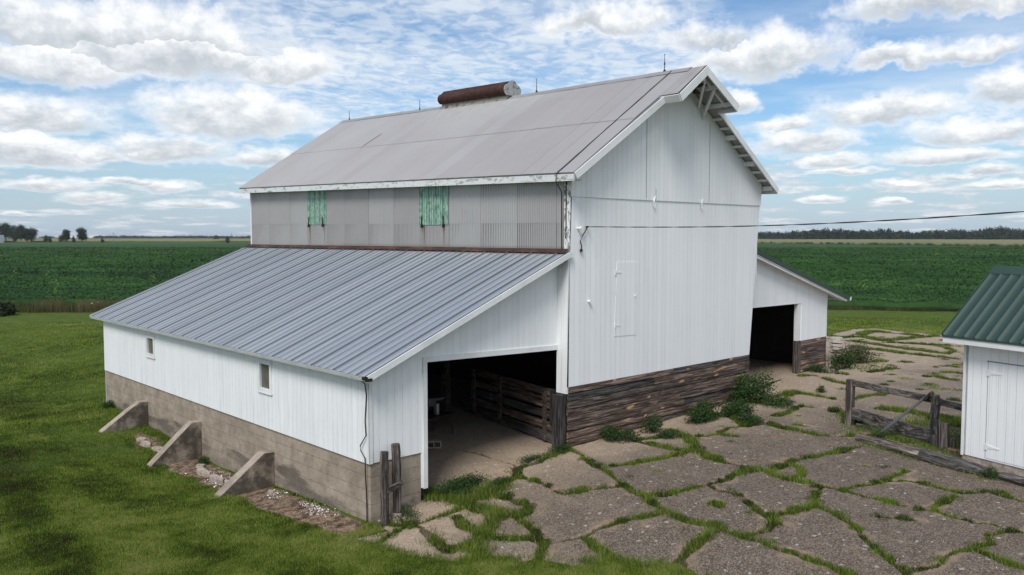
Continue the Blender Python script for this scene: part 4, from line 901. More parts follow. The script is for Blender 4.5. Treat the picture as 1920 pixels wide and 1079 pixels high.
kind(blades('rough_grass', x, y, .05+.10*rng.random(len(x)), .006+.0005*np.hypot(x-Cx, y-Cy), np.clip(.5+.2*fbm(x, y, 1.1, 3, 23)+rng.normal(0, .15, len(x)), 0, 1), MG, .9), 'stuff', 'longer uncut grass along the slab edge and fence foot', 'grass')
# white paint flakes and pebbles
MC = mat('paint_flakes', lambda n: n.ramp(n.attr('tint'), [(0., (.30, .22, .16)), (.35, (.42, .36, .30)), (.45, (.72, .74, .76)), (1., (.85, .86, .88))]), .8)
def chips(name, x, y, s, t, lab, dz=.012):
    k = len(x); a = rng.random(k)*6.28; z = gz(x, y)+dz; tl = rng.normal(0, .35, (k, 2)); P = []
    for q in range(4):
        r = s*(.6+.5*rng.random(k)); b = a+q*1.5708; P.append(np.stack([x+np.cos(b)*r, y+np.sin(b)*r*.6, z+(np.cos(b)*tl[:, 0]+np.sin(b)*tl[:, 1])*r], 1))
    V = np.stack(P, 1).reshape(-1, 3); kind(nmesh(name, V, np.arange(4*k).reshape(-1, 4), MC, None, {'tint': np.repeat(t, 4)}), 'stuff', lab, 'litter')
x = np.concatenate([rng.normal(-5.95, .16, 700), rng.normal(-6.2, .3, 500)]); y = np.concatenate([rng.uniform(.3, 4.3, 700), rng.uniform(5.2, 8.9, 500)])
cl_ = fbm(x, y, 1.9, 2, 44) > .12; x, y = x[cl_], y[cl_]; ok = x < -5.66; x, y = x[ok], y[ok]
chips('paint_flakes', x, y, .012+.02*rng.random(len(x))**2, rng.uniform(.3, 1, len(x)), 'white paint flakes and grit on the soil below the lean-to wall', .02)
x = rng.uniform(-6, 12, 900); y = rng.uniform(-11, 3, 900); ok = onpave(x, y) & ((y < 0) | (x < 0)); x, y = x[ok], y[ok]
chips('pebbles', x, y, .006+.011*rng.random(len(x))**3, rng.uniform(0, .75, len(x)), 'scattered pale pebbles and flakes on the yard slabs', .025)
# ------------------------------------------------------------------ leafy weeds
def leafcloud(cen, rad, k, size, flat=.5, shell=.35, zmin=None):
    """leaf quads in overlapping clumps; returns verts, faces, tint"""
    cen = np.array(cen, float); rad = np.array(rad, float); ci = rng.choice(len(cen), k, p=(rad.prod(1)/rad.prod(1).sum()) if rad.ndim == 2 else None)
    d = rng.normal(0, 1, (k, 3)); d /= np.linalg.norm(d, axis=1)[:, None]; r = (shell+(1-shell)*rng.random(k)**.5)
    r *= 1+.22*rng.normal(0, 1, k)
    C = cen[ci]+d*r[:, None]*rad[ci]
    if zmin is not None: ok = C[:, 2] > zmin; C, d, ci = C[ok], d[ok], ci[ok]
    k = len(C); nrm = d*.6+rng.normal(0, .6, (k, 3)); nrm[:, 2] += flat; nrm /= np.linalg.norm(nrm, axis=1)[:, None]
    t1 = np.cross(nrm, rng.normal(0, 1, (k, 3))); t1 /= np.linalg.norm(t1, axis=1)[:, None]; t2 = np.cross(nrm, t1)
    s = size*(.6+.8*rng.random(k))[:, None]
    V = np.stack([C-t1*s, C+t2*s*.42, C+t1*s, C-t2*s*.42], 1).reshape(-1, 3)
    tc = rng.random(len(cen))*.4; t = np.clip(.30+tc[ci]+rng.normal(0, .14, k)+.12*d[:, 2], 0, 1)
    return V, np.arange(4*k).reshape(-1, 4), np.repeat(t, 4)
def weed(x, y, w, h, k, size, label, grp=None, n=6, wy=None, name='weed', mm=None):
    wy = wy or w; z0 = gzf(x, y); T = thing(name, (x, y, z0), label, 'weed', 0, grp)
    cen = []; rad = []
    for i in range(n):
        a = random.uniform(0, 6.28); q = random.random()**.5*.65; hh = h*random.uniform(.3, 1)*(1-.4*q); cen.append((math.cos(a)*q*w/2, math.sin(a)*q*wy/2, hh*.55)); rad.append((w*.26, wy*.26, hh*.48))
    V, Fc, t = leafcloud(cen, rad, k, size, zmin=0.0)
    nmesh('leaves', V, Fc, mm or MW, T, {'tint': t})
    m = MB()
    for c in cen: m.tube([(c[0]*.3, c[1]*.3, -.02), (c[0]*.7, c[1]*.7, c[2]*.8), (c[0], c[1], c[2]*1.5)], [.008, .006, .003], 5)
    m.build('stem', M['stemm'], T); return T
M['stemm'] = mat('green_stem', lambda n: (.06, .085, .03), .8)
G_ = 'leafy weeds growing along the barn foot'
weed(1.45, -.4, 1.1, .46, 2000, .032, 'round dark bush against the plank skirting, nearest the lean-to opening', G_)
weed(2.75, -.45, .75, .62, 1100, .030, 'upright leafy weed at the plank skirting, second from the lean-to opening', G_)
weed(2.55, -1.15, .8, .28, 900, .024, 'low leafy patch in front of the upright skirting weed', G_)
weed(4.9, -.6, 1.7, .58, 3000, .034, 'wide spreading bush near the middle of the plank skirting', G_, 9, 1.1)
weed(5.95, -1.0, 1.5, .68, 3000, .034, 'dense low bush to the right of the wide spreading one', G_, 8, 1.0)
weed(5.55, -1.75, .9, .35, 1200, .028, 'small bluish bush creeping over the slabs', G_, 6)
weed(7.75, -.5, 1.3, 1.45, 3600, .040, 'tall bushy weed at the corner beside the right lean-to door', G_, 9)
weed(7.9, -1.3, 1.1, .45, 1500, .032, 'low bright weed in front of the tall one', G_, 7)
weed(15.75, .35, .9, 1.0, 1600, .04, 'upright weed at the right lean-to plank corner', G_, 6)
weed(14.4, .45, 1.2, .35, 900, .035, 'low weeds below the right lean-to planks', G_, 6)
weed(-3.35, .02, 1.75, .42, 5200, .022, 'dark feathery weed mat at the opening post of the left lean-to', G_, 12, .75)
weed(-.30, -.12, .9, .26, 1500, .02, 'low dark tuft at the foot of the weathered corner post', G_, 7, .5)
weed(-1.3, -.02, 1.2, .18, 1100, .018, 'thin reddish green tuft on the lean-to threshold', G_, 7, .4)
weed(-2.7, -.42, .9, .17, 1000, .018, 'small green tuft at the threshold joint', G_, 6, .5)
weed(-5.05, .0, .75, .35, 800, .02, 'grassy weed at the foot of the two old posts', G_, 6)
MBW = grassm([(0., (.03, .04, .015)), (.5, (.07, .085, .03)), (1., (.17, .14, .08))])
weed(17.4, .45, 1.9, .95, 2600, .045, 'brownish bushy weed beside the stacked stone slabs', None, 10, 1.5, mm=MBW)
weed(4.50, -8.22, .45, .38, 700, .018, 'small leafy weed between the two fallen logs', None, 5)
weed(7.35, -4.05, .6, .30, 900, .022, 'grassy weed at the left fence post', None, 6)
weed(5.9, -5.3, .45, .45, 700, .022, 'leafy weed at the lower end of the metal brace', None, 5)
weed(3.75, -6.25, .3, .10, 200, .012, 'tiny weed tuft in the middle of a slab', None, 4)
weed(8.2, -2.9, .5, .28, 600, .022, 'small weed clump left of the wooden fence', None, 5)
weed(10.6, -1.35, .4, .32, 500, .022, 'single small weed in front of the right lean-to door', None, 5)
weed(7.2, -7.3, 1.2, .55, 2200, .04, 'big leafed weeds behind the split fence post', None, 8)
weed(-5.75, 8.3, .45, .3, 600, .022, 'leafy weed beside the middle buttress', None, 5)
weed(-5.78, 6.1, .3, .3, 350, .02, 'thin weed at the foundation between two buttresses', None, 5)
weed(-5.8, 16.4, .7, .35, 800, .03, 'weed clump at the far end of the foundation', None, 6)
# ------------------------------------------------------------------ rubble
def stone(x, y, sx, sy, sz, rz, name, label, cat, grp, m='rock', z=None, n=8):
    mb = MB(); P = []; k = random.randint(6, 8)
    for i in range(k):
        a = 2*math.pi*i/k+random.uniform(-.25, .25); r = random.uniform(.78, 1.08); P.append((math.cos(a)*sx/2*r, math.sin(a)*sy/2*r, -sz*.5))
    top = [(p[0]*.9, p[1]*.9, sz*.5*random.uniform(.75, 1.1)) for p in P]
    mb.add(P+top, [list(range(k))[::-1], list(range(k, 2*k))]+[[i, (i+1) % k, k+(i+1) % k, k+i] for i in range(k)])
    o = mb.build(name, M[m], None, bevel=min(sx, sy, sz)*.12); o.location = (x, y, gzf(x, y)+sz*.35 if z is None else z); o.rotation_euler = (random.uniform(-.08, .08), random.uniform(-.08, .08), rz)
    return tag(o, label, cat, grp)
GR = 'broken concrete lumps along the foundation'
for x, y, sx, sy, sz, rz, lab in [(-6.35, 11.6, .28, .4, .12, .4, 'small pale concrete lump nearest the far buttress'), (-6.40, 11.1, .34, .62, .12, -.2, 'largest pale concrete lump between far and middle buttress'), (-6.3, 10.45, .3, .55, .12, .2, 'long flat concrete lump in front of the middle buttress'), (-6.2, 10.0, .2, .2, .1, 0, 'small concrete chunk next to the middle buttress'),
                               (-6.25, 7.3, .26, .8, .14, .06, 'long concrete fragment just beyond the middle buttress'), (-6.3, 6.4, .30, .85, .14, -.05, 'long concrete fragment halfway between middle and near buttress'), (-6.28, 5.55, .34, .6, .16, .1, 'tan concrete fragment behind the near buttress'), (-6.0, 8.1, .22, .3, .1, .3, 'small tan fragment below the foundation near the middle buttress'),
                               (-6.0, 4.05, .14, .3, .1, 0, 'small stone in the bare soil beside the near buttress'), (-5.15, .12, .28, .3, .16, .5, 'tan stone at the foot of the two posts'), (-6.2, 1.8, .1, .12, .07, 0, 'small stone in the soil towards the front corner')]:
    stone(x, y, sx, sy, sz, rz, 'concrete_rubble', lab, 'rubble', GR)
ST = 'stacked stone slabs by the right lean-to'
z0 = gzf(17, 3)
for (cx_, cy_, labp, nn_) in ((18.9, 2.95, 'left', 4), (19.6, 2.45, 'right', 5)):
    for k in range(nn_):
        h = .12; pos = ['bottom', 'second', 'third', 'fourth', 'fifth'][k] if k < nn_-1 else 'top'
        stone(cx_+random.uniform(-.06, .06), cy_+random.uniform(-.06, .06), random.uniform(.62, .75), random.uniform(.55, .68), .115, random.uniform(-.2, .2), 'stone_slab', f'{pos} pale slab of the {labp} stack behind the right lean-to', 'stone slab', ST, 'slabstone', z0+.05+k*.125+(.0 if labp == 'left' else .08))
# ------------------------------------------------------------------ posts at the corner, logs
T = thing('post_pair', (-5.33, .08, -.64), 'two dark round posts joined by a short crosspiece, leaning at the front corner', 'posts')
def rpost(x, y, z0, x1, y1, z1, r):
    m = MB(); pts = []; rr = []
    for i in range(12): t = i/11; pts.append((lerp(x, x1, t)+random.uniform(-.006, .006), lerp(y, y1, t), lerp(z0, z1, t))); rr.append(r*(1+random.uniform(-.05, .05)))
    m.tube(pts, rr, 14, jit=.03); return m
o = rpost(-.17, -.05, -.15, -.14, .0, 1.53, .088).build('post', M['wood_z'], T, smooth=False)
o = rpost(.22, .05, -.15, .19, .06, 1.62, .092).build('post', M['wood_z'], T)
m = MB(); m.beam((-.16, -.11, .72), (.27, -.05, .82), .05, .11); m.build('crosspiece', M['wood_x'], T, bevel=.006)
def log(p0, p1, r0, r1, label):
    d = Vector(p1)-Vector(p0); L = d.length; rz = math.atan2(d.y, d.x); pitch = -math.asin(d.z/L)
    m = MB(); n_ = 26; k = 14; V = []
    ph = [random.uniform(0, 6) for _ in range(6)]
    for i in range(n_+1):
        t = i/n_; r = lerp(r0, r1, t)*(1+.10*math.sin(t*9+ph[0])+.05*math.sin(t*23+ph[1])); 
        for j in range(k):
            a = 2*math.pi*j/k; rr = r*(1+.10*math.sin(3*a+ph[2]+t*2)+.07*math.sin(5*a+ph[3]))*random.uniform(.955, 1.03)
            V.append((t*L, math.cos(a)*rr+.025*math.sin(t*6+ph[4]), math.sin(a)*rr*.92))
    m.add(V, [[i*k+j, (i+1)*k+j, (i+1)*k+(j+1) % k, i*k+(j+1) % k] for i in range(n_) for j in range(k)]+[list(range(k)), list(range(n_*k, (n_+1)*k))[::-1]])
    for f_ in m.f: f_.reverse()
    o = m.build('log', M['log']); o.location = p0; o.rotation_euler = (0, pitch, rz); return tag(o, label, 'log', 'old logs lying along the slabs')
def gp(x, y, dz): return (x, y, gzf(x, y)+dz)
log(gp(5.62, -4.80, .09), gp(5.10, -6.65, .09), .12, .15, 'long weathered log in front of the fence, left of its companion')
log(gp(5.02, -6.60, .09), gp(4.62, -8.15, .07), .16, .14, 'dark weathered log in front of the shed corner')
log(gp(4.62, -8.38, .07), gp(4.05, -10.2, .07), .11, .12, 'short grey log at the right edge behind a small weed')
log(gp(4.80, -8.15, .05), gp(4.42, -10.4, .05), .06, .08, 'thin half buried log between the shed and the short grey log')
# ------------------------------------------------------------------ fence
T = thing('wooden_fence', (7.05, -3.95, .15), 'weathered grey two-rail fence with a slanting metal brace beside the shed', 'fence')
def loc(x, y, z): return Vector((x-7.05, y+3.95, z-.15))
m = MB(); m.beam(loc(7.02, -3.95, -.1), loc(7.05, -3.95, 1.42), .19, .19, up=(1, 0, 0)); m.build('post', M['wood_z'], T, bevel=.012)
m = MB()
P = [loc(6.36, -6.42, -.1), loc(6.34, -6.42, .45), loc(6.28, -6.40, .85), loc(6.33, -6.42, 1.2), loc(6.30, -6.40, 1.42)]
for a, b in zip(P, P[1:]): m.beam(a, b+Vector((0, 0, .01)), random.uniform(.15, .19), .17, up=(1, 0, 0))
m.build('post', M['wood_z'], T, bevel=.012)['label'] = 'crooked split post near the shed'
m = MB(); m.beam(loc(6.28, -6.66, -.1), loc(6.28, -6.64, .78), .20, .15, up=(1, 0, 0)); m.beam(loc(6.44, -6.80, -.1), loc(6.44, -6.80, .40), .1, .1, up=(1, 0, 0)); m.build('stub_post', M['wood_z'], T, bevel=.012)
m = MB(); m.beam(loc(7.02, -3.95, 1.34), loc(6.42, -6.40, 1.28), .045, .17); m.build('rail', M['wood_g'], T, bevel=.006)
m = MB(); m.beam(loc(6.42, -6.36, 1.27), loc(6.15, -7.45, 1.19), .045, .16); m.build('rail', M['wood_g'], T, bevel=.006)
m = MB(); m.beam(loc(7.0, -4.0, .52), loc(6.38, -6.42, .36), .045, .30); m.build('plank', M['wood_g'], T, bevel=.006)
m = MB(); m.beam(loc(6.95, -4.2, .20), loc(6.45, -6.3, .13), .09, .12); m.beam(loc(6.9, -4.9, .1), loc(6.42, -6.55, .16), .05, .14); m.beam(loc(6.3, -6.55, .12), loc(6.1, -7.4, .14), .12, .16); m.build('fallen_plank', M['wood_y'], T, bevel=.008)
m = MB(); m.beam(loc(6.37, -6.22, 1.40), loc(6.30, -5.0, .12), .10, .035); m.beam(loc(6.43, -6.18, 1.36), loc(6.38, -4.95, .14), .018, .06); m.build('metal_brace', M['steel'], T)
m = MB(); m.beam(loc(6.36, -6.32, 1.48), loc(6.36, -6.14, 1.26), .17, .07); m.build('brace_block', M['wood_z'], T, bevel=.01)
# ------------------------------------------------------------------ shed
th = R(16); T = thing('shed', (5.37, -7.36, .1), 'small white board shed with a green standing-seam metal roof at the right edge', 'shed', math.pi/2-th)
# local frame: +x runs away-left along the facade, -x to the right; +y inwards is -y?  facade normal is +y
SW = []
LX = 4.6; DP = 3.0
sy_ = lambda d: -d          # depth into the shed is local -y
m = MB(); m.box(-LX, .02, -DP, -.02, -.3, .22); m.build('foundation', M['rock'], T)
m = MB(); m.box(-LX, 0, -.08, 0, .22, 2.78); m.build('front_wall', M['white_x'], T)
m = MB(); m.ext([(.001, 0, .22), (.001, -DP, .22), (.001, -DP, 2.78), (.001, -DP/2, 4.28), (.001, 0, 2.78)], (-.08, 0, 0)); m.build('gable_wall', M['white_y'], T)
m = MB(); m.box(-.03, .025, .0, .022, .2, 2.76); m.box(.003, .026, -.09, .0, .2, 2.74); m.build('corner_board', M['trim'], T)
m = MB(); m.box(-2.2, -.56, .0, .010, .26, 2.42); d = m.build('door', M['white_x'], T)
m = MB(); m.box(-2.26, -.52, .0, .006, 2.43, 2.45); m.box(-.558, -.546, .0, .006, .26, 2.43); m.build('door_frame', M['seam'], T)
for z in (2.18, .52):
    m = MB(); m.ext([(-.60, .01, z-.035), (-.60, .01, z+.035), (-.88, .01, z+.012), (-.88, .01, z-.012)], (0, .010, 0)); m.box(-.60, -.54, .011, .026, z-.07, z+.07); m.build('hinge', M['trim'], d)
re, rp, zr, ze = .34, 0, 4.46, 2.96
def sr(a, s_):  # a: x position, s_: 0 eave ->1 ridge, front slope
    return V3(a, lerp(.35, -DP/2, s_), lerp(ze, zr+.02, s_))
nS = Vector((0, zr-ze, DP/2+.35)).normalized()
V = []; Fc = []; xa = re
while xa > -LX-.3:
    for dx, h in ((0, 0), (.008, .024), (.028, .024), (.036, 0)):
        for s_ in (0., 1.): V.append(tuple(sr(xa-dx, s_)+nS*h))
    xa -= .255
for i in range(len(V)//2-1): Fc.append((2*i, 2*i+1, 2*i+3, 2*i+2))
sm_ = nmesh('roof', V, Fc, M['greenroof'], T); 
m = MB(); p0, p1 = sr(re, 0), sr(re, 1); m.ext([sr(re-.01, .005)-nS*.004, sr(-LX-.3, .005)-nS*.004, sr(-LX-.3, .995)-nS*.004, sr(re-.01, .995)-nS*.004], -nS*.04)
m.ext([V3(re-.01, -DP/2-.01, zr-.03), V3(-LX-.3, -DP/2-.01, zr-.03), V3(-LX-.3, -DP-.35, ze), V3(re-.01, -DP-.35, ze)], (0, 0, -.05)); m.build('roof_deck', M['greenroof'], T)
m = MB(); m.ext([p0+nS*.035, p1+nS*.035, p1-nS*.09, p0-nS*.09], (.02, 0, 0)); m.ext([sr(re, 0)+V3(0, .004, .0), sr(-LX-.3, 0)+V3(0, .004, 0), sr(-LX-.3, 0)+V3(0, .004, -.045), sr(re, 0)+V3(0, .004, -.045)], (0, .012, 0)); m.build('roof_trim', M['greenroof'], T)
m = MB(); m.ext([V3(re+.01, -DP/2+.20, zr-.13), V3(re+.01, -DP/2+.19, zr-.10), V3(re+.01, -DP/2, zr+.065), V3(re+.01, -DP/2-.19, zr-.10), V3(re+.01, -DP/2-.2, zr-.13), V3(re+.01, -DP/2, zr+.035)], (-LX-.6, 0, 0)); m.build('ridge_cap', M['greenroof'], T)
m = MB(); m.box(-LX-.3, re-.01, .315, .345, ze-.17, ze-.048); m.box(-LX-.3, re-.01, .003, .31, ze-.165, ze-.145); m.ext([p0+V3(-.03, -.02, -.05), p1+V3(-.03, 0, -.06), p1+V3(-.03, 0, -.18), p0+V3(-.03, -.02, -.17)], (.025, 0, 0)); m.build('eave_board', M['trim'], T)
# ------------------------------------------------------------------ power line to the barn
a = Vector((.62, -.08, 5.56)); 
fw3 = Vector((math.sin(YAW), math.cos(YAW), 0)); rt3 = Vector((math.cos(YAW), -math.sin(YAW), 0)); c3 = Vector(CAM)
e = c3+fw3*11.5+rt3*(11.5*960/F)+Vector((0, 0, 11.5*48/F)); d = e-a; e2 = a+d*1.5
pts = []; pts2 = []; nn_ = 150
for i in range(nn_+1):
    t = i/nn_*1.5; p = a+d*t; p.z += -.22*math.sin(math.pi*min(t, 1.5)/1.5)+ .22*math.sin(math.pi/1.5)*t*1.0
    w = t*13*math.pi; L_ = Vector((0, 0, 1)); sdv = d.cross(L_).normalized()
    pts.append(p+(L_*math.sin(w)+sdv*math.cos(w))*.0065); pts2.append(p-(L_*math.sin(w)+sdv*math.cos(w))*.0065)
m = MB(); m.tube(pts, .0065, 6); m.tube(pts2, .0065, 6); tag(m.build('power_cable', M['cable']), 'black twisted overhead cable running from the gable wall to the right', 'cable')
# ------------------------------------------------------------------ inside the left lean-to
T = thing('board_gate', (-.02, .42, 0), 'old dark plank gate standing open inside the left lean-to', 'gate', math.atan2(4.5, .9)-math.pi/2+R(0))
m = MB()
for k, (z0, h, l0, l1) in enumerate(((.04, .27, .1, 5.6), (.36, .2, .1, 4.5), (.64, .2, .12, 4.4), (.91, .16, .12, 4.2), (1.10, .10, .12, 3.2), (1.24, .18, .05, 4.0))): m.box(-.03+.004*(k % 2), .02, l0, l1, z0, z0+h)
m.build('board', M['wood_y2'], T, bevel=.005)
for y in (.35, 2.6, 4.1):
    m = MB(); m.box(-.075, -.031, y, y+.16, .05, 1.4); m.build('batten', M['wood_y2'], T)
m = MB(); m.box(-.10, -.035, .02, .14, .55, 1.45); m.build('hinge_post', M['wood_z'], T)
T = thing('cinder_block', (-2.05, 2.85, -.15), 'tan hollow cinder block on the lean-to floor', 'cinder block', R(-35))
m = MB(); L, Wd, H = .40, .2, .2
for x0, x1, y0, y1 in ((-L/2, L/2, -Wd/2, -Wd/2+.035), (-L/2, L/2, Wd/2-.035, Wd/2), (-L/2, -L/2+.035, -Wd/2+.035, Wd/2-.035), (L/2-.035, L/2, -Wd/2+.035, Wd/2-.035), (-.018, .018, -Wd/2+.035, Wd/2-.035)): m.box(x0, x1, y0, y1, 0, H)
o = m.build('block', M['rock'], T); o.rotation_euler = (R(90), 0, 0); o.location = (0, .1, .1)
T = thing('work_stand', (-1.55, 3.6, -.12), 'dark iron work stand with thin legs at the left side of the opening', 'stand', R(10))
m = MB(); m.box(-.75, .55, -.4, .4, .58, .66); m.build('top', M['iron'], T, bevel=.01)
for x0, y0 in ((-.68, -.34), (.48, -.34), (-.68, .34), (.48, .34)): m = MB(); m.tube([(x0, y0, 0), (x0, y0, .58)], .018, 6); m.box(x0-.05, x0+.05, y0-.04, y0+.04, 0, .02); m.build('leg', M['iron'], T)
m = MB(); m.tube([(-.3, 0, .66), (-.3, 0, 1.15)], .05); m.tube([(-.6, .1, 1.0), (.4, -.1, 1.05)], .035); m.tube([(.1, -.1, .66), (.1, -.1, .95)], .09); m.box(-.2, .1, -.1, .15, .9, 1.1); m.build('vise', M['steel'], T)
# ================================================================== FIELDS AND DISTANCE
def frame(s, t): return (s+t)/1.41421, (s-t)/1.41421      # s: away from the yard, t: to the right
MBN = grassm([(0., (.008, .024, .005)), (.35, (.017, .054, .010)), (.7, (.034, .092, .017)), (1., (.075, .150, .032))], .2)
def fieldsheet(name, s0f, s1f, t0, t1, top, ds, dt, m, amp, label, cat, seed, wob=.6):
    """closed canopy sheet between two lines s0f(t), s1f(t), with side skirts"""
    ts = np.arange(t0, t1+dt, dt); k = max(6, int((s1f((t0+t1)/2)-s0f((t0+t1)/2))/ds))
    q = np.linspace(0, 1, k)**1.7; q = np.concatenate([[0., 0.], q[1:-1], [1., 1.]])
    Tt, Q = np.meshgrid(ts, q, indexing='ij'); a = s0f(Tt)+wob*fbm(Tt, Tt*0, .15, 2, seed); b = s1f(Tt); Sg = a+(b-a)*Q
    X, Y = frame(Sg, Tt); Z = gz(X, Y)+top+amp*fbm(X, Y, .5, 3, seed)
    Z[:, 0] = gz(X[:, 0], Y[:, 0])-.05; Z[:, -1] = gz(X[:, -1], Y[:, -1])-.05
    nx, ny = Z.shape; I = np.arange(nx*ny).reshape(nx, ny); Fc = np.stack([I[:-1, :-1], I[1:, :-1], I[1:, 1:], I[:-1, 1:]], -1).reshape(-1, 4)
    o = nmesh(name, np.stack([X.ravel(), Y.ravel(), Z.ravel()], 1), Fc, m, None, smooth=True); return kind(o, 'stuff', label, cat)
def bean(n):
    o = n.obj(); x, y, z = n.sep(o); s = n.m('MULTIPLY', n.m('ADD', x, y), .7071); t = n.m('MULTIPLY', n.m('SUBTRACT', x, y), .7071)
    row = n.m('MULTIPLY_ADD', t, .24, s)
    a = n.noise(o, 2.2, 6., .75); b = n.noise(n.com(n.m('MULTIPLY', row, .16), n.m('MULTIPLY', t, .012), 0.), 1., 5., .6); d = n.noise(o, .03, 4., .6)
    rr = n.noise(n.com(n.m('MULTIPLY', row, 1.3), n.m('MULTIPLY', t, .05), 0.), 1., 3., .5)
    c = n.mix(n.step(a, .35, .68), (.011, .032, .007), (.033, .088, .018))
    c = n.mix(n.m('MULTIPLY', n.step(rr, .42, .62), .32), c, (.018, .046, .012))
    c = n.mix(n.step(b, .40, .66, 0., .55), c, (.050, .112, .030))
    c = n.mix(n.step(d, .45, .65, 0., .5), c, (.022, .056, .014))
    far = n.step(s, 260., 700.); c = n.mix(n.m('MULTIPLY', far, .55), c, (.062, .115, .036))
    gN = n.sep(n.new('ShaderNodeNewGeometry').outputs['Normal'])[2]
    c = n.mix(n.step(gN, .55, .2), c, (.013, .019, .008))  # canopy shade painted dark on side faces, with the stem colour
    return {'Base Color': c, 'Normal': n.bump(a, .12, 1.)}
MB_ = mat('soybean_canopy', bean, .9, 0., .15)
e0 = lambda t: 40.6+0*t; gp0 = lambda t: 118.6-.24*t; gp1 = lambda t: 123.8-.24*t; e1 = lambda t: 900.+0*t
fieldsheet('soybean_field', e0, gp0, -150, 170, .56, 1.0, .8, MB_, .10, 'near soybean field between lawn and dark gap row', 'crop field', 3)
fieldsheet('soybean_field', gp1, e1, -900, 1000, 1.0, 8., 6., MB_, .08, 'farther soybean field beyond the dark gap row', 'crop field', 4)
def beans(k, s0, s1, size, zt, name, label):
    u_ = rng.random(k); s = s0*(s1/s0)**u_; 
    fdist = s; t = (rng.random(k)*2-1)
    # spread inside the camera's wedge, with a margin
    cs = (Cx+Cy)/1.41421; ct = (Cx-Cy)/1.41421; t = ct+(s-cs)*t*.95
    x, y = frame(s, t); gap = np.abs(s-(121.2-.24*t)); ok = (gap > 2.6+.2*rng.random(k)) & (s > 40.7+.6*fbm(t, t*0, .15, 2, 3)) & ((x > 16) | (y > 18.5) | (x < -7)); s, t, x, y = s[ok], t[ok], x[ok], y[ok]; k = len(s)
    z = gz(x, y)+zt+.22*rng.random(k)+.32*(s > 121.2-.24*t)+.10*fbm(x, y, .5, 3, 3)
    edge = s < 41.8; z[edge] = gz(x[edge], y[edge])+rng.random(edge.sum())*.85
    nr = np.stack([rng.normal(-.25, .5, k), rng.normal(-.25, .5, k), np.full(k, .9)], 1); nr[edge, 2] = .35; nr /= np.linalg.norm(nr, axis=1)[:, None]
    t1 = np.cross(nr, rng.normal(0, 1, (k, 3))); t1 /= np.linalg.norm(t1, axis=1)[:, None]; t2 = np.cross(nr, t1); sz = (size*(.6+.7*rng.random(k))*(s/60)**.75)[:, None]
    C = np.stack([x, y, z], 1); V = np.stack([C-t1*sz, C-t2*sz*.8, C+t1*sz, C+t2*sz*.8], 1).reshape(-1, 3)
    tt = np.clip(.46+.22*fbm(x, y, .09, 3, 8)+.16*fbm(x, y, .7, 2, 18)+rng.normal(0, .11, k)+.14*fbm((s+.24*t)*.5, t*.03, 1., 2, 33), 0, 1)
    o = nmesh(name, V, np.arange(4*k).reshape(-1, 4), MBN, None, {'tint': np.repeat(tt, 4)}); kind(o, 'stuff', label, 'leaves')
beans(560000, 40.7, 330., .105, .60, 'soybean_leaves', 'leafy top of the soybean rows')
# tall weeds and rough strip between lawn and beans
def strip(k, t0, t1, s0, s1, h, cols, name, label, white=0):
    t = rng.uniform(t0, t1, k); s = rng.uniform(s0, s1, k); x, y = frame(s, t); n_ = fbm(x, y, .6, 3, 61)
    ok = ((x > 16) | (y > 18.5) | (x < -7)) & (rng.random(k) < .6+.5*n_); x, y, n_ = x[ok], y[ok], n_[ok]; k = len(x)
    hh = h*(.45+.6*rng.random(k))*(1+.35*n_)
    return kind(blades(name, x, y, hh, np.full(k, .035), np.clip(.5+.35*n_+rng.normal(0, .2, k), 0, 1), grassm(cols), .45), 'stuff', label, 'weeds')
strip(80000, -130, -18, 37.3, 40.9, .75, [(0., (.045, .035, .018)), (.35, (.065, .075, .024)), (.7, (.12, .105, .045)), (1., (.20, .155, .085))], 'verge_weeds', 'brownish rough weeds between the lawn and the left soybean field')
strip(40000, 8, 140, 39.3, 40.9, .32, [(0., (.02, .035, .01)), (.5, (.045, .08, .02)), (1., (.13, .11, .05))], 'verge_weeds', 'low rough grass at the foot of the right soybean field')
m_ = grassm([(0., (.012, .022, .008)), (1., (.03, .045, .014))])
weed(-1.75, 51.6, 1.9, 1.5, 1500, .10, 'dark round weed at the lawn edge on the far left', None, 6, mm=m_)
x, y = frame(rng.uniform(37.4, 39, 90), rng.uniform(-33, -28.5, 90)); hb_ = rng.uniform(.4, 1.0, 90); ok = vnoise(x*1.3, y*1.3, 4) > .0
chips('white_wildflowers', x[ok], y[ok], np.full(ok.sum(), .06), np.full(ok.sum(), .8), 'small white wildflowers in the brown verge', .65)
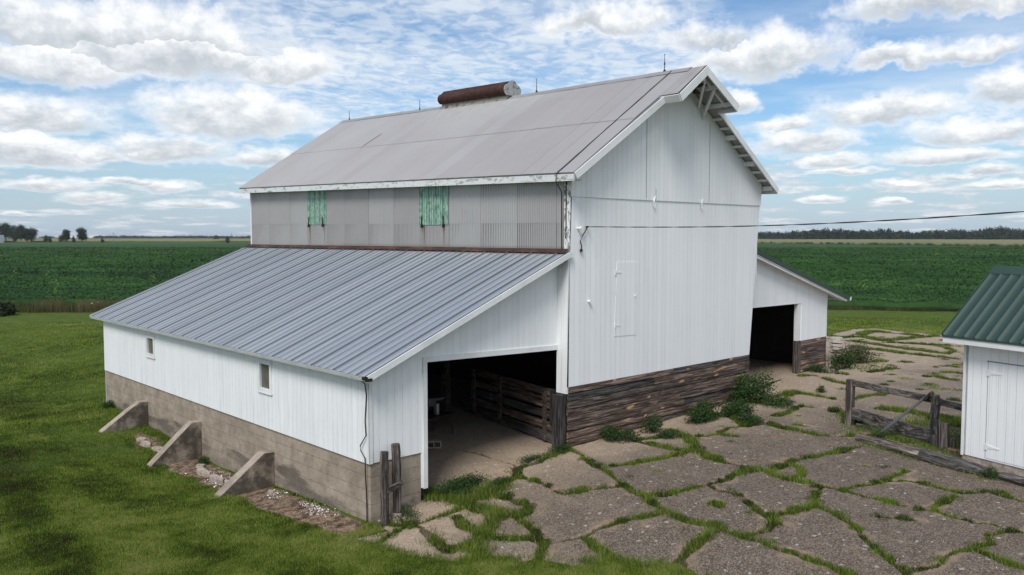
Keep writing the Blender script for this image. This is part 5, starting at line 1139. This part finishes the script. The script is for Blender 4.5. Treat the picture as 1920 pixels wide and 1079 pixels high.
# volunteer maize plants sticking out of the beans
MV = grassm([(0., (.10, .17, .03)), (1., (.20, .28, .06))])
def maize(x, y, h, label):
    z = gzf(x, y); T = thing('volunteer_maize', (x, y, z), label, 'plant', random.uniform(0, 3), 'stray maize plants in the soybeans'); m = MB(); m.tube([(0, 0, 0), (.03, 0, h)], [.03, .01], 5); m.build('stalk', M['stemm'], T)
    V = []; 
    for k in range(10):
        a = k*2.6; z0 = h*(.35+.06*k); L = h*.4; c_, s_ = math.cos(a), math.sin(a); w = .05
        V += [(0, 0, z0), (c_*L*.45-s_*w, s_*L*.45+c_*w, z0+L*.45), (c_*L, s_*L, z0+L*.1), (c_*L*.45+s_*w, s_*L*.45-c_*w, z0+L*.40)]
    nmesh('leaf', V, np.arange(len(V)).reshape(-1, 4), MV, T, {'tint': rng.random(len(V))})
for (px, py, h, lab) in ((100, 545, 1.7, 'pale stray maize plant on the far left of the field'), (85, 520, 1.6, 'stray maize plant left of the pale one'), (24, 515, 1.5, 'leftmost stray maize plant, near the image edge'), (1612, 541, 1.5, 'bright yellow green maize plant right of the barn'), (1620, 543, 1.3, 'smaller maize plant touching the bright one right of the barn'), (1753, 484, 2.2, 'lone stray maize plant above the shed roof'), (1620, 482, 2.0, 'lone stray maize plant farther out right of the barn'), (285, 525, 1.4, 'stray maize plant close to the lean-to roof edge')):
    d = np.array([fwx, fwy])+np.array([fwy, -fwx])*(px-960)/F; tt_ = (5.3-.8)/((py-445)/F); maize(Cx+d[0]*tt_, Cy+d[1]*tt_, h, lab)
# sapling leaves rising behind the right lean-to
T = thing('sapling', (17.2, 9.6, gzf(17.2, 9.6)), 'yellow green sapling top showing above the right lean-to roof', 'sapling')
V, Fc, t = leafcloud([(-.1, 0, 3.6), (.5, .2, 3.35), (-.5, .1, 3.9), (0, 0, 2.6)], [(.4, .4, .35), (.35, .35, .3), (.3, .3, .4), (.6, .6, .8)], 340, .07, shell=.1); nmesh('leaves', V, Fc, MV, T, {'tint': t})
m = MB(); m.tube([(0, 0, 0), (0, 0, 2.4), (-.3, 0, 4.1)], [.03, .02, .008], 6); m.tube([(0, 0, 2.2), (.5, .2, 3.5)], [.015, .006], 5); m.build('trunk', M['stemm'], T)
# corn fields
def cornm(n):
    o = n.obj(); x, y, z = n.sep(o); a = n.noise(o, .25, 6., .7); b = n.noise(o, .012, 4.)
    g = n.new('ShaderNodeNewGeometry'); gx_, gy_, gz_ = n.sep(g.outputs['Normal'])
    top = n.mix(n.step(b, .35, .65), (.20, .19, .095), (.125, .15, .062)); top = n.mix(n.m('MULTIPLY', a, .3), top, (.30, .26, .15))
    side = n.mix(n.step(a, .35, .65), (.018, .034, .010), (.036, .062, .018))
    return n.mix(n.step(gz_, .3, .8), side, top)
MCn = mat('tasselled_corn', cornm, .95, 0., .1)
def poly_field(name, P, top, m, label, cat, n1=160, n2=50):
    A, B, C_, D = [np.array(p, float) for p in P]; u_ = np.linspace(0, 1, n1); v_ = np.concatenate([[0, .0004], np.linspace(.001, 1, n2)**1.6, [1]]); v_ = np.sort(v_)
    U, W = np.meshgrid(u_, v_, indexing='ij'); X = (A[0]*(1-U)+B[0]*U)*(1-W)+(D[0]*(1-U)+C_[0]*U)*W; Y = (A[1]*(1-U)+B[1]*U)*(1-W)+(D[1]*(1-U)+C_[1]*U)*W
    Z = gz(X, Y)+top+.12*rng.normal(0, 1, X.shape); Z[:, 0] = -.2; Z[:, -1] = -.2; Z[0, :] = -.2; Z[-1, :] = -.2
    nx, ny = Z.shape; I = np.arange(nx*ny).reshape(nx, ny); Fc = np.stack([I[:-1, :-1], I[1:, :-1], I[1:, 1:], I[:-1, 1:]], -1).reshape(-1, 4)
    return kind(nmesh(name, np.stack([X.ravel(), Y.ravel(), Z.ravel()], 1), Fc, m, None), 'stuff', label, cat)
poly_field('corn_field', ((370, 20), (560, 370), (1150, 900), (1200, 60)), 2.35, MCn, 'tan tasselled corn field on the right in front of the woods', 'crop field', 300)
poly_field('corn_field', ((-650, 1150), (640, 560), (1100, 1500), (-500, 3200)), 2.3, MCn, 'far corn strip along the horizon on the left', 'crop field', 300)
# woods and trees
MT = grassm([(0., (.010, .018, .008)), (.5, (.022, .040, .015)), (1., (.050, .072, .026))], .12)
def pxdir(px): d = np.array([fwx, fwy])+np.array([fwy, -fwx])*(px-960)/F; return d
def atp(px, dist): d = pxdir(px); return Cx+d[0]*dist, Cy+d[1]*dist
def woods(name, label, spec, leaf, per):
    Vs = []; Fs = []; ts = []; b = 0
    for (x, y, w, h) in spec:
        cen = []; rad = []
        for i in range(5): a = random.uniform(0, 6.28); q = random.uniform(.1, .55); cen.append((x+math.cos(a)*q*w*.5, y+math.sin(a)*q*w*.5, h*random.uniform(.42, .78))); rad.append((w*.28, w*.28, h*.24))
        cen.append((x, y, h*.25)); rad.append((w*.45, w*.45, h*.27))
        V, Fc, t = leafcloud(cen, rad, per, leaf, shell=.6); Vs.append(V); Fs.append(Fc+b); ts.append(np.clip(t+random.uniform(-.2, .2), 0, 1)); b += len(V)
    return kind(nmesh(name, np.concatenate(Vs), np.concatenate(Fs), MT, None, {'tint': np.concatenate(ts)}), 'stuff', label, 'woods')
sp = []
for px in np.arange(1395, 3000, 4.2):
    dist = 1180+random.uniform(-40, 60); hpx = 13.5+1.8*math.sin(px*.021)+1.5*math.sin(px*.057+1)+random.uniform(-2.2, 2.2)
    if px < 1485: hpx = 9.5+random.uniform(-1, 1); dist = 1500
    if 1835 < px < 1885: hpx += 4
    x, y = atp(px, dist); h = 5.4+hpx*dist/F; sp.append((x, y, random.uniform(9, 16), h))
woods('distant_woods', 'dark line of woods along the right horizon', sp, 1.3, 420)
sp = []
for px in list(np.arange(180, 480, 3.4))+list(np.arange(-1100, -20, 5))+[82, 88, 94, 100]:
    dist = 2400+random.uniform(-100, 100); hpx = 1.3+1.3*abs(math.sin(px*.02+.5))+random.uniform(-.5, .8)
    x, y = atp(px, dist); sp.append((x, y, random.uniform(16, 30), 5.3+hpx*dist/F))
woods('distant_woods', 'thin low line of far woods along the left horizon', sp, 2.4, 90)
# dark mass between the crowns so no sky shows low down
def tree(px, dist, w, h, label, grp=None, n=9, k=5200, leaf=.5, bushy=False, name='tree'):
    x, y = atp(px, dist); z = gzf(x, y); T = thing(name, (x, y, z), label, 'tree' if name == 'tree' else 'bush', random.uniform(0, 6), grp)
    cen = []; rad = []
    for i in range(n):
        a = random.uniform(0, 6.28); q = random.random()**.5*.34*w; zz = h*(random.uniform(.34, .80) if not bushy else random.uniform(.2, .7)); r = w*random.uniform(.17, .25)
        cen.append((math.cos(a)*q, math.sin(a)*q, zz)); rad.append((r, r, r*.85))
    cen += [(0, 0, h*.5), (0, 0, h*.80)]; rad += [(w*.33, w*.33, h*.3), (w*.2, w*.2, h*.17)]
    V, Fc, t = leafcloud(cen, rad, k, leaf*.8, shell=.35, zmin=.0); nmesh('crown', V, Fc, MT, T, {'tint': t})
    m = MB(); m.tube([(0, 0, -.3), (.05*w*.2, 0, h*.3), (0, 0, h*.6)], [w*.035, w*.026, w*.01], 7)
    for i in range(4): c = cen[i]; m.tube([(0, 0, h*.25), (c[0]*.6, c[1]*.6, c[2]*.8), c], [w*.016, w*.01, w*.004], 5)
    m.build('trunk', M['bark'], T); return T
M['bark'] = mat('tree_bark', lambda n: n.mix(n.noise(n.obj(), 2., 4.), (.03, .025, .02), (.09, .075, .06)), .9)
D = 700
def hm(ytop, dist=D): return 5.4+(445-ytop)/F*dist
TG = 'trees on the left horizon'
tree(155, D, 10.6, hm(425), 'round isolated tree, right one of the pair on the left horizon', TG)
tree(124, D, 8.6, hm(429), 'isolated tree, left one of the pair on the left horizon', TG)
for px, yt, w, lab in ((-4, 414, 17, 'tallest tree of the farmstead grove, cut by the left edge'), (13, 415, 14, 'tree of the farmstead grove behind the pale building'), (29, 420, 13, 'third tree of the farmstead grove from the left edge'), (41, 419, 13, 'fourth tree of the farmstead grove from the left edge'), (52, 428, 8, 'small tree in front of the farmstead grove'), (61, 426, 12, 'rightmost tree of the farmstead grove')):
    tree(px, D+random.uniform(-15, 30), w, hm(yt), lab, 'trees of the farmstead grove')
BG = 'bushes on the left horizon'
for px, yt, w, lab in ((28, 432, 7.5, 'rounded bush in front of the grove'), (88, 440, 5.5, 'low bush between the grove and the pair of trees'), (95, 443, 4, 'small bush next to the low one'), (114, 440, 5, 'bush at the left foot of the pair of trees'), (139, 442, 4, 'small bush between the pair of trees'), (193, 446, 3.5, 'low dark bush right of the pair of trees')):
    tree(px, D-20, w, hm(yt, D-20), lab, BG, 5, 1100, .33, True, 'bush')
tree(427, 620, 4.6, 5.4+1.0, 'lone dark bush in the far field beside a pole', BG, 6, 1200, .3, True, 'bush')
tree(407, 1300, 12, 5.4+3.4, 'distant bush on the horizon left of the barn', BG, 5, 900, .8, True, 'bush')
for px, yt, dist, lab in ((214, 436, 640, 'utility pole right of the pair of trees'), (435, 437.5, 760, 'utility pole just left of the barn')):
    x, y = atp(px, dist); T = thing('utility_pole', (x, y, gzf(x, y)), lab, 'utility pole', .7, 'utility poles in the far fields'); h = 5.4+(445-yt)/F*dist
    m = MB(); m.tube([(0, 0, 0), (0, 0, h)], [.20, .14], 8); m.build('pole', M['pole'], T); m = MB(); m.box(-1.1, 1.1, -.07, .07, h-.75, h-.58); m.build('crossarm', M['pole'], T)
M_ = None
x, y = atp(-1, 660); T = thing('farmhouse', (x, y, gzf(x, y)), 'pale farm building with reddish roof at the left edge of the grove', 'building', -YAW)
m = MB(); m.box(-3, 2.4, -3, 3, 0, 7.2); m.build('wall', M['trim'], T)
m = MB(); m.ext([(-3.3, -3.5, 7.1), (2.8, -3.5, 7.1), (2.8, 0, 9.4), (-3.3, 0, 9.4)], (0, 0, .2)); m.ext([(-3.3, 3.5, 7.1), (2.8, 3.5, 7.1), (2.8, .01, 9.4), (-3.3, .01, 9.4)], (0, 0, .2)); m.build('roof', M['rust'], T)
for xx in (-1.2, 1.): m = MB(); m.box(xx-.4, xx+.4, -3.05, -3.01, 4.6, 6.0); m.build('window', M['pane'], T)
# ------------------------------------------------------------------ air
m = MB(); m.box(-2600, 5200, -2600, 5200, -3.5, 24); hz_ = m.build('haze', mat('air', lambda n: (.5, .5, .5)))
t = hz_.data.materials[0].node_tree; t.nodes.clear(); v_ = t.nodes.new('ShaderNodeVolumePrincipled'); ou = t.nodes.new('ShaderNodeOutputMaterial')
v_.inputs['Color'].default_value = (.82, .88, .95, 1); v_.inputs['Density'].default_value = 0.00008; v_.inputs['Anisotropy'].default_value = .2; t.links.new(v_.outputs[0], ou.inputs['Volume'])
kind(hz_, 'stuff', 'pale air over the fields', 'haze')
